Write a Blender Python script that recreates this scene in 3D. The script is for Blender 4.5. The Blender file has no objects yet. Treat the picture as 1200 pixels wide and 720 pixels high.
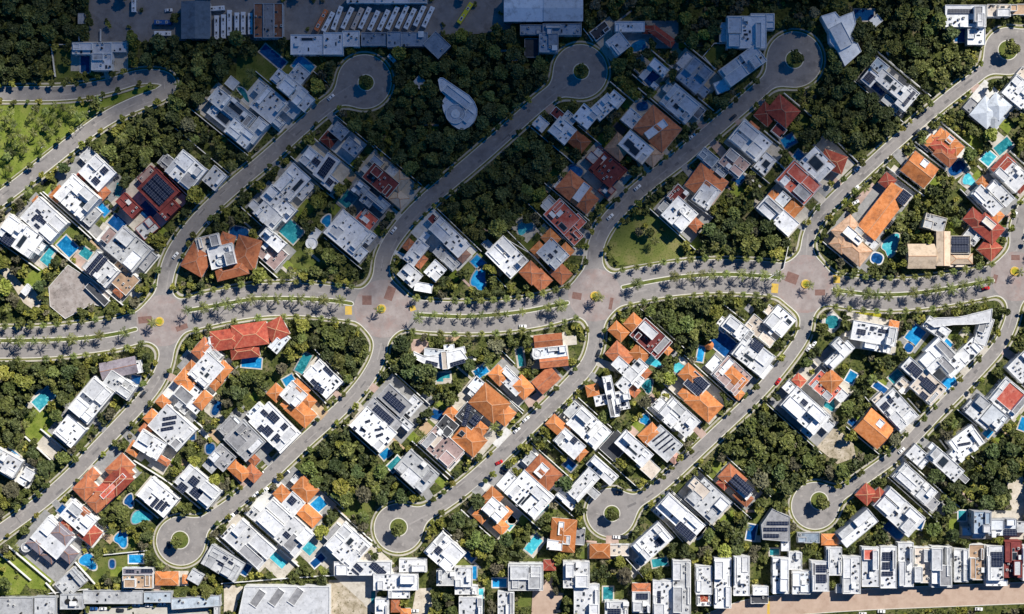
import bpy, math, random
import numpy as np
random.seed(7)
RNG = np.random.default_rng(7)
CAMZ = 860.0
S = 0.5                                   # metres per photo pixel on the ground
D = bpy.data
scene = bpy.context.scene
COL = scene.collection
EL = 43.0                                 # sun height in degrees
SH = np.array([0.69, 0.724])              # horizontal direction towards the sun

def W2(px, py, h=0.0):
    k = S * (CAMZ - h) / CAMZ
    return ((px - 600.0) * k, (360.0 - py) * k)

# ------------------------------------------------------------------ materials
MATS = {}
def mat(name, cols, scale=0.3, *args, vary=0.0, **kw):
    return mat_(name, cols, scale, *args, vary=vary, **kw)
def mat_(name, cols, scale=0.3, rough=0.85, spec=0.2, stain=None, stain_scale=0.12, fine=None, island=0.0, bump=0.0, metal=0.0, vary=0.0):
    if name in MATS: return MATS[name]
    m = D.materials.new(name); m.use_nodes = True
    nt = m.node_tree; N = nt.nodes; L = nt.links
    b = N['Principled BSDF']
    b.inputs['Roughness'].default_value = rough
    b.inputs['Specular IOR Level'].default_value = spec
    b.inputs['Metallic'].default_value = metal
    geo = N.new('ShaderNodeNewGeometry')
    noi = N.new('ShaderNodeTexNoise'); noi.inputs['Scale'].default_value = scale
    noi.inputs['Detail'].default_value = 6; noi.inputs['Roughness'].default_value = 0.65
    L.new(geo.outputs['Position'], noi.inputs['Vector'])
    ramp = N.new('ShaderNodeValToRGB')
    els = ramp.color_ramp.elements
    n = len(cols)
    for i, c in enumerate(cols):
        p = 0.32 + 0.36 * i / max(1, n - 1)
        e = els[i] if i < 2 else els.new(p)
        e.position = p; e.color = (*c, 1)
    if n == 1: els[1].color = (*cols[0], 1)
    L.new(noi.outputs['Fac'], ramp.inputs['Fac'])
    out = ramp.outputs['Color']
    def mix(a, colr, fac, blend='MIX'):
        x = N.new('ShaderNodeMix'); x.data_type = 'RGBA'; x.blend_type = blend
        L.new(a, x.inputs[6]); L.new(fac, x.inputs[0])
        if isinstance(colr, tuple): x.inputs[7].default_value = (*colr, 1)
        else: L.new(colr, x.inputs[7])
        return x.outputs[2]
    if stain:
        n2 = N.new('ShaderNodeTexNoise'); n2.inputs['Scale'].default_value = stain_scale
        n2.inputs['Detail'].default_value = 8; n2.inputs['Roughness'].default_value = 0.7
        L.new(geo.outputs['Position'], n2.inputs['Vector'])
        r2 = N.new('ShaderNodeValToRGB')
        r2.color_ramp.elements[0].position = 0.5; r2.color_ramp.elements[0].color = (0, 0, 0, 1)
        r2.color_ramp.elements[1].position = 0.72; r2.color_ramp.elements[1].color = (1, 1, 1, 1)
        L.new(n2.outputs['Fac'], r2.inputs['Fac'])
        out = mix(out, stain, r2.outputs['Color'])
    if fine:
        n3 = N.new('ShaderNodeTexNoise'); n3.inputs['Scale'].default_value = fine[0]
        n3.inputs['Detail'].default_value = 4
        L.new(geo.outputs['Position'], n3.inputs['Vector'])
        r3 = N.new('ShaderNodeValToRGB')
        r3.color_ramp.elements[0].position = fine[2]; r3.color_ramp.elements[0].color = (0, 0, 0, 1)
        r3.color_ramp.elements[1].position = min(1, fine[2] + 0.12); r3.color_ramp.elements[1].color = (1, 1, 1, 1)
        L.new(n3.outputs['Fac'], r3.inputs['Fac'])
        out = mix(out, fine[1], r3.outputs['Color'])
    if island:
        hs = N.new('ShaderNodeHueSaturation')
        mr = N.new('ShaderNodeMapRange'); mr.inputs[3].default_value = 1 - island; mr.inputs[4].default_value = 1 + island
        L.new(geo.outputs['Random Per Island'], mr.inputs[0])
        oi = N.new('ShaderNodeObjectInfo')
        mr2 = N.new('ShaderNodeMapRange'); mr2.inputs[3].default_value = 0.47; mr2.inputs[4].default_value = 0.52
        L.new(oi.outputs['Random'], mr2.inputs[0])
        L.new(mr2.outputs[0], hs.inputs['Hue'])
        mr3 = N.new('ShaderNodeMath'); mr3.operation = 'MULTIPLY_ADD'
        mr3.inputs[1].default_value = 0.7; mr3.inputs[2].default_value = 0.65
        fr = N.new('ShaderNodeMath'); fr.operation = 'FRACT'
        m7 = N.new('ShaderNodeMath'); m7.operation = 'MULTIPLY'; m7.inputs[1].default_value = 7.13
        L.new(oi.outputs['Random'], m7.inputs[0]); L.new(m7.outputs[0], fr.inputs[0]); L.new(fr.outputs[0], mr3.inputs[0])
        mm = N.new('ShaderNodeMath'); mm.operation = 'MULTIPLY'
        L.new(mr.outputs[0], mm.inputs[0]); L.new(mr3.outputs[0], mm.inputs[1])
        L.new(mm.outputs[0], hs.inputs['Value']); L.new(out, hs.inputs['Color'])
        out = hs.outputs['Color']
    if vary:
        oi = N.new('ShaderNodeObjectInfo'); mv = N.new('ShaderNodeMapRange'); mv.inputs[3].default_value = 1 - vary; mv.inputs[4].default_value = 1 + vary * .55
        L.new(oi.outputs['Random'], mv.inputs[0]); hs = N.new('ShaderNodeHueSaturation'); L.new(mv.outputs[0], hs.inputs['Value']); L.new(out, hs.inputs['Color'])
        out = hs.outputs['Color']
    L.new(out, b.inputs['Base Color'])
    if bump:
        bm = N.new('ShaderNodeBump'); bm.inputs['Strength'].default_value = bump; bm.inputs['Distance'].default_value = 0.1
        n4 = N.new('ShaderNodeTexNoise'); n4.inputs['Scale'].default_value = 2.5
        L.new(geo.outputs['Position'], n4.inputs['Vector']); L.new(n4.outputs['Fac'], bm.inputs['Height']); L.new(bm.outputs[0], b.inputs['Normal'])
    MATS[name] = m
    return m

FLATCOL = {   # flat roof finishes
 'w': [(0.56, 0.57, 0.585), (0.69, 0.70, 0.715), (0.79, 0.795, 0.80)],
 'l': [(0.56, 0.60, 0.64), (0.66, 0.70, 0.74), (0.74, 0.77, 0.80)],  # near-white roofs with the blue of cloud shade mixed into the colour
 'g': [(0.40, 0.41, 0.42), (0.50, 0.51, 0.52), (0.60, 0.61, 0.61)],
 'G': [(0.24, 0.24, 0.25), (0.31, 0.31, 0.32), (0.38, 0.38, 0.38)],
 'd': [(0.045, 0.048, 0.055), (0.07, 0.072, 0.08)],
 'b': [(0.22, 0.29, 0.37), (0.30, 0.37, 0.45), (0.38, 0.45, 0.52)],
 'M': [(0.45, 0.52, 0.58), (0.55, 0.62, 0.68)],
 'c': [(0.58, 0.50, 0.42), (0.68, 0.60, 0.51)],
 'p': [(0.36, 0.25, 0.23), (0.46, 0.34, 0.32)],
 'q': [(0.24, 0.22, 0.26), (0.31, 0.29, 0.33)],
 's': [(0.42, 0.28, 0.18), (0.52, 0.36, 0.24)],
 'r': [(0.42, 0.07, 0.05), (0.50, 0.11, 0.075), (0.56, 0.17, 0.12)],
 'v': [(0.30, 0.26, 0.235), (0.40, 0.35, 0.32), (0.48, 0.44, 0.41)],
 'R': [(0.13, 0.03, 0.03), (0.19, 0.04, 0.038), (0.25, 0.065, 0.055)],
 'o': [(0.66, 0.22, 0.06), (0.74, 0.28, 0.08)],
 't': [(0.45, 0.14, 0.07), (0.55, 0.19, 0.09)],
 'u': [(0.22, 0.09, 0.05), (0.30, 0.13, 0.07), (0.24, 0.16, 0.13)],
}
TILECOL = {
 'l': [(0.50, 0.57, 0.64), (0.60, 0.67, 0.73)],
 'L': [(0.60, 0.66, 0.72), (0.70, 0.75, 0.80)],
 'o': [(0.50, 0.16, 0.045), (0.60, 0.215, 0.07), (0.66, 0.27, 0.11)],
 't': [(0.38, 0.11, 0.05), (0.50, 0.17, 0.075), (0.56, 0.22, 0.11)],
 'r': [(0.34, 0.06, 0.04), (0.44, 0.09, 0.055), (0.52, 0.15, 0.09)],
 'R': [(0.22, 0.04, 0.03), (0.30, 0.06, 0.04), (0.36, 0.09, 0.06)],
 's': [(0.36, 0.22, 0.13), (0.48, 0.31, 0.20), (0.54, 0.37, 0.26)],
 'c': [(0.60, 0.46, 0.32), (0.70, 0.56, 0.41)],
 'p': [(0.42, 0.24, 0.19), (0.52, 0.32, 0.26)],
 'q': [(0.20, 0.17, 0.19), (0.29, 0.26, 0.28)],
 'M': [(0.50, 0.54, 0.58), (0.60, 0.64, 0.68)],
 'b': [(0.16, 0.22, 0.28), (0.24, 0.31, 0.38)],
 'G': [(0.20, 0.20, 0.21), (0.30, 0.30, 0.31)],
 'u': [(0.26, 0.10, 0.05), (0.34, 0.14, 0.07), (0.26, 0.17, 0.13)],
}
CNAME = {'w': 'white', 'l': 'pale', 'L': 'pale blue', 'v': 'brownish grey', 'g': 'light grey', 'G': 'grey', 'd': 'dark grey', 'b': 'blue-grey', 'M': 'pale metal', 'c': 'cream', 'p': 'pinkish',
         'q': 'grey-purple', 's': 'tan', 'r': 'red', 'R': 'dark red', 'o': 'orange', 't': 'terracotta', 'u': 'rust'}
def flat_mat(c):
    st = {'w': (0.5, 0.5, 0.5), 'l': (0.42, 0.45, 0.48), 'g': (0.24, 0.24, 0.24), 'c': (0.4, 0.33, 0.27), 'r': (0.62, 0.30, 0.24)}.get(c)
    if st is None:
        st = tuple(0.55 * v for v in FLATCOL[c][0])
    return mat('roof_finish_' + CNAME[c].replace(' ', '_').replace('-', '_'), FLATCOL[c], 0.3, 0.7, 0.25, stain=st, stain_scale=0.16,
               fine=(0.8, tuple(0.66 * v for v in FLATCOL[c][0]), 0.60), vary=.26)
def tile_mat(c):
    m = MATS.get('tile_' + c)
    if m: return m
    m = mat('tile_' + c, TILECOL[c], 0.5, 0.8, 0.2, stain=tuple(0.45 * v + .02 for v in TILECOL[c][0]), stain_scale=0.2,
            fine=(2.2, TILECOL[c][-1], 0.6), bump=0.6, vary=.38)
    return m
M_WALL = {'w': mat('white_render', [(0.68, 0.68, 0.66), (0.78, 0.78, 0.76)], 0.4, 0.85, 0.2, stain=(0.5, 0.48, 0.45), stain_scale=0.35),
          'c': mat('cream_render', [(0.62, 0.54, 0.42), (0.70, 0.63, 0.52)], 0.4, 0.85, 0.2, stain=(0.45, 0.4, 0.33), stain_scale=0.35),
          'g': mat('grey_render', [(0.38, 0.39, 0.40), (0.48, 0.49, 0.50)], 0.4, 0.85, 0.2, stain=(0.28, 0.28, 0.28), stain_scale=0.35),
          'r': mat('red_render', [(0.22, 0.05, 0.045), (0.30, 0.07, 0.06)], 0.4, 0.85, 0.2)}
M_RIDGE = mat('ridge_mortar', [(0.48, 0.25, 0.13), (0.58, 0.33, 0.2)], 1.0)
M_GLASS = mat('window_glass', [(0.015, 0.022, 0.03), (0.03, 0.04, 0.05)], 0.3, 0.08, 0.6)
M_FRAME = mat('window_frame_metal', [(0.35, 0.35, 0.35), (0.42, 0.42, 0.42)], 0.5, 0.5)
M_WOOD = mat('door_wood', [(0.16, 0.08, 0.04), (0.22, 0.12, 0.06)], 1.5, 0.6)
M_ACW = mat('unit_casing', [(0.5, 0.5, 0.48), (0.62, 0.62, 0.6)], 2.0, 0.6)
M_DARK = mat('dark_plastic', [(0.02, 0.02, 0.022), (0.035, 0.035, 0.04)], 1.0, 0.5)
M_TANK = mat('tank_plastic', [(0.03, 0.03, 0.035), (0.06, 0.055, 0.05)], 1.0, 0.5)
M_ASPHALT = mat('asphalt', [(0.195, 0.182, 0.175), (0.285, 0.266, 0.252), (0.34, 0.32, 0.30)], 0.08, 0.9, 0.15, stain=(0.14, 0.132, 0.13), stain_scale=0.08,
                fine=(0.35, (0.36, 0.335, 0.31), 0.6))
M_VERGE = mat('verge_grass', [(0.09, 0.10, 0.025), (0.16, 0.165, 0.05), (0.26, 0.23, 0.11)], 0.35, 0.95, 0.1, fine=(1.6, (0.07, 0.085, 0.02), 0.58))
M_WALK = mat('pavement_concrete', [(0.40, 0.37, 0.31), (0.50, 0.47, 0.40)], 0.4, 0.9, 0.15, stain=(0.22, 0.2, 0.15), stain_scale=0.2)
M_KERB = mat('kerb_concrete', [(0.55, 0.53, 0.46), (0.68, 0.65, 0.58)], 0.5, 0.9, 0.15)
M_GROUND = mat('bare_soil', [(0.04, 0.05, 0.015), (0.095, 0.11, 0.03), (0.20, 0.17, 0.10)], 0.12, 0.95, 0.1, fine=(0.7, (0.02, 0.032, 0.01), 0.5))
M_LAWN = {'bright': mat('lawn_bright', [(0.11, 0.155, 0.02), (0.18, 0.225, 0.04), (0.25, 0.265, 0.065)], 0.16, 0.95, 0.1, fine=(1.3, (0.05, 0.08, 0.012), 0.58)),
          'dull': mat('lawn_dull', [(0.075, 0.105, 0.022), (0.12, 0.145, 0.035), (0.17, 0.17, 0.055)], 0.16, 0.95, 0.1, fine=(1.3, (0.035, 0.05, 0.012), 0.58)),
          'lot': mat('lawn_lot', [(0.11, 0.14, 0.035), (0.15, 0.17, 0.045), (0.25, 0.21, 0.095)], 0.06, 0.95, 0.1, fine=(1.1, (0.07, 0.095, 0.02), 0.55)),
          'yellow': mat('flower_bed', [(0.25, 0.24, 0.02), (0.42, 0.38, 0.03)], 0.8, 0.95, 0.1)}
M_PAVE = {'c': mat('paving_cream', [(0.46, 0.42, 0.36), (0.58, 0.54, 0.47)], 0.3, 0.9, 0.15, stain=(0.3, 0.27, 0.22), stain_scale=0.25),
          'w': mat('paving_white', [(0.60, 0.59, 0.56), (0.72, 0.71, 0.68)], 0.3, 0.9, 0.15, stain=(0.42, 0.4, 0.37), stain_scale=0.25),
          'G': mat('paving_grey', [(0.24, 0.24, 0.235), (0.34, 0.335, 0.33)], 0.3, 0.9, 0.15, stain=(0.16, 0.155, 0.15), stain_scale=0.25),
          'd': mat('paving_dark', [(0.05, 0.05, 0.055), (0.09, 0.09, 0.095)], 0.3, 0.8, 0.2),
          'p': mat('paving_pink', [(0.40, 0.28, 0.23), (0.52, 0.39, 0.33)], 0.3, 0.9, 0.15, stain=(0.3, 0.22, 0.18), stain_scale=0.25),
          's': mat('paving_tan', [(0.42, 0.29, 0.17), (0.52, 0.38, 0.25)], 0.3, 0.9, 0.15),
          'k': mat('paving_brick', [(0.17, 0.095, 0.08), (0.25, 0.15, 0.125)], 0.5, 0.9, 0.15),
          'road': mat('paving_cobble', [(0.25, 0.21, 0.197), (0.315, 0.27, 0.253), (0.37, 0.325, 0.305)], 0.16, 0.9, 0.15, stain=(0.32, 0.22, 0.195), stain_scale=0.12,
                      fine=(1.0, (0.25, 0.22, 0.205), 0.6)),
          'yellow': mat('yellow_paint', [(0.55, 0.36, 0.06), (0.66, 0.45, 0.09)], 0.8, 0.8, 0.2, stain=(0.4, 0.3, 0.14), stain_scale=0.5),
          'cream': mat('rubble_cream', [(0.42, 0.36, 0.28), (0.56, 0.5, 0.41), (0.66, 0.6, 0.52)], 0.25, 0.95, 0.1, fine=(0.9, (0.3, 0.26, 0.2), 0.6)),
          'tan': mat('tan_paving', [(0.42, 0.31, 0.24), (0.5, 0.38, 0.30)], 0.2, 0.9, 0.15, stain=(0.36, 0.25, 0.19), stain_scale=0.15),
          'dirt': mat('pale_dirt', [(0.24, 0.2, 0.13), (0.42, 0.36, 0.27), (0.56, 0.49, 0.40)], 0.22, 0.95, 0.1, fine=(0.9, (0.10, 0.10, 0.045), 0.58)),
          'concrete': mat('yard_concrete', [(0.44, 0.42, 0.38), (0.55, 0.53, 0.48)], 0.08, 0.9, 0.15, stain=(0.36, 0.34, 0.3), stain_scale=0.12),
          'depot': mat('depot_concrete', [(0.20, 0.19, 0.185), (0.30, 0.285, 0.275)], 0.12, 0.9, 0.15, stain=(0.15, 0.14, 0.135), stain_scale=0.15)}

def water_mat(kind):
    c = {'deep': [(0.006, 0.06, 0.20), (0.01, 0.09, 0.27)], 'blue': [(0.01, 0.20, 0.46), (0.03, 0.30, 0.58)],
         'turq': [(0.05, 0.42, 0.52), (0.14, 0.56, 0.62)], 'teal': [(0.02, 0.20, 0.24), (0.05, 0.30, 0.32)]}[kind]
    return mat('pool_water_' + kind, [tuple(.6 * v for v in c[0]), c[0], c[1]], 0.10, 0.06, 0.4, stain=tuple(min(.8, v * 1.5 + .02) for v in c[1]), stain_scale=0.45, bump=0.25, vary=.25)

def grid_mat(name, cell, line, cw, ch, lw):
    m = D.materials.new(name); m.use_nodes = True
    nt = m.node_tree; N = nt.nodes; L = nt.links; b = N['Principled BSDF']
    b.inputs['Roughness'].default_value = 0.25; b.inputs['Specular IOR Level'].default_value = 0.4
    tc = N.new('ShaderNodeUVMap')
    br = N.new('ShaderNodeTexBrick'); br.offset = 0.0
    br.inputs['Color1'].default_value = (*cell, 1); br.inputs['Color2'].default_value = (*[v * 1.5 for v in cell], 1); br.inputs['Mortar'].default_value = (*line, 1)
    br.inputs['Scale'].default_value = 1.0; br.inputs['Mortar Size'].default_value = lw
    br.inputs['Brick Width'].default_value = cw; br.inputs['Row Height'].default_value = ch
    L.new(tc.outputs[0], br.inputs['Vector']); L.new(br.outputs['Color'], b.inputs['Base Color'])
    return m
M_SOLAR = grid_mat('solar_cells', (0.008, 0.012, 0.03), (0.22, 0.24, 0.27), 1.7, 1.05, 0.035)
M_LEAF = [mat('leaves_dark', [(0.044, 0.062, 0.020), (0.072, 0.094, 0.031), (0.11, 0.132, 0.046)], 0.25, 0.6, 0.25, island=0.25),
          mat('leaves_mid', [(0.070, 0.092, 0.022), (0.116, 0.140, 0.036), (0.172, 0.192, 0.056)], 0.25, 0.6, 0.25, island=0.25),
          mat('leaves_light', [(0.14, 0.162, 0.024), (0.21, 0.225, 0.042), (0.29, 0.28, 0.062)], 0.25, 0.6, 0.25, island=0.28),
          mat('leaves_dry', [(0.09, 0.09, 0.05), (0.145, 0.138, 0.08), (0.195, 0.182, 0.11)], 0.25, 0.7, 0.2, island=0.28)]
M_FROND = mat('palm_fronds', [(0.07, 0.095, 0.02), (0.12, 0.145, 0.032), (0.21, 0.215, 0.055)], 0.8, 0.5, 0.3, island=0.35)
M_BARK = mat('bark', [(0.09, 0.07, 0.05), (0.16, 0.13, 0.10)], 2.0, 0.9)
M_PTRUNK = mat('palm_trunk', [(0.24, 0.22, 0.19), (0.36, 0.33, 0.29)], 2.0, 0.9)
M_PAINT = {k: mat('car_paint_' + n, [c, tuple(min(1, v * 1.08) for v in c)], 0.6, 0.22, 0.5) for k, n, c in
           (('w', 'white', (0.78, 0.78, 0.77)), ('d', 'dark', (0.03, 0.035, 0.045)), ('r', 'red', (0.5, 0.02, 0.02)), ('b', 'blue', (0.03, 0.10, 0.28)),
            ('o', 'orange', (0.62, 0.20, 0.07)), ('t', 'tan', (0.62, 0.5, 0.4)), ('y', 'yellow', (0.62, 0.55, 0.03)))}
M_TYRE = mat('tyre_rubber', [(0.015, 0.015, 0.015), (0.02, 0.02, 0.02)], 3.0, 0.9)
M_LAMP = mat('headlight_glass', [(0.7, 0.7, 0.66), (0.75, 0.75, 0.7)], 3.0, 0.1, 0.6)

# ------------------------------------------------------------------ mesh helpers
class MB:
    def __init__(self): self.v = []; self.f = []; self.m = []; self.uv = []
    def poly(self, pts, mi=0, uv=None):
        i = len(self.v); self.v.extend(pts); self.f.append(tuple(range(i, i + len(pts)))); self.m.append(mi)
        self.uv.append(uv)
    def box(self, c, u, v, lx, ly, z0, z1, mi=0, top=True, bottom=False, tm=None):
        p = [(c[0] + u[0] * sx * lx / 2 + v[0] * sy * ly / 2, c[1] + u[1] * sx * lx / 2 + v[1] * sy * ly / 2) for sx, sy in ((-1, -1), (1, -1), (1, 1), (-1, 1))]
        self.prism(p, z0, z1, mi, top, bottom, tm)
    def prism(self, p, z0, z1, mi=0, top=True, bottom=False, tm=None):
        a = sum(p[i][0] * p[(i + 1) % len(p)][1] - p[(i + 1) % len(p)][0] * p[i][1] for i in range(len(p)))
        if a < 0: p = p[::-1]
        n = len(p)
        for i in range(n):
            a_, b_ = p[i], p[(i + 1) % n]
            self.poly([(*a_, z0), (*b_, z0), (*b_, z1), (*a_, z1)], mi)
        if top: self.poly([(*q, z1) for q in p], mi if tm is None else tm)
        if bottom: self.poly([(*q, z0) for q in p[::-1]], mi)
    def cyl(self, c, r, z0, z1, n=16, mi=0, r1=None, tm=None):
        r1 = r if r1 is None else r1
        A = [(c[0] + r * math.cos(6.2832 * i / n), c[1] + r * math.sin(6.2832 * i / n)) for i in range(n)]
        B = [(c[0] + r1 * math.cos(6.2832 * i / n), c[1] + r1 * math.sin(6.2832 * i / n)) for i in range(n)]
        for i in range(n):
            j = (i + 1) % n
            self.poly([(*A[i], z0), (*A[j], z0), (*B[j], z1), (*B[i], z1)], mi)
        self.poly([(*q, z1) for q in B], mi if tm is None else tm)
    def data(self, name, mats, org=(0, 0, 0)):
        me = D.meshes.new(name)
        me.from_pydata([(x - org[0], y - org[1], z - org[2]) for x, y, z in self.v], [], self.f)
        for m in (mats if isinstance(mats, (list, tuple)) else [mats]): me.materials.append(m)
        if any(self.m): me.polygons.foreach_set('material_index', self.m)
        if any(u is not None for u in self.uv):
            l = me.uv_layers.new(name='UVMap'); k = 0
            for f, u in zip(self.f, self.uv):
                for i in range(len(f)):
                    if u is not None: l.data[k].uv = u[i]
                    k += 1
        me.update()
        return me
    def obj(self, name, mats, parent=None, org=(0, 0, 0)):
        return link(name, self.data(name, mats, org), parent)

def link(name, data, parent=None, loc=None, rz=0, sc=None):
    o = D.objects.new(name, data); COL.objects.link(o)
    if parent is not None: o.parent = parent
    if loc is not None: o.location = loc
    if rz: o.rotation_euler = (0, 0, rz)
    if sc is not None: o.scale = sc
    return o
LABELS = {}
def tag(o, label, cat, group=None):
    if label in LABELS:
        LABELS[label] += 1
        print('DUPLABEL', label)
    else: LABELS[label] = 1
    if len(label.split()) > 16: print('LONGLABEL', len(label.split()), label)
    o['label'] = label; o['category'] = cat
    if group: o['group'] = group
def struct(o): o['kind'] = 'structure'; return o
ORD = ['', 'first', 'second', 'third', 'fourth', 'fifth', 'sixth', 'seventh', 'eighth', 'ninth', 'tenth', 'eleventh', 'twelfth', 'thirteenth', 'fourteenth',
       'fifteenth', 'sixteenth', 'seventeenth', 'eighteenth', 'nineteenth', 'twentieth']
def ordn(n):
    if n <= 20: return ORD[n]
    t = {2: 'twenty', 3: 'thirty', 4: 'forty', 5: 'fifty', 6: 'sixty', 7: 'seventy'}[n // 10]
    return t + '-' + ORD[n % 10] if n % 10 else t[:-1] + 'ieth'
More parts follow.
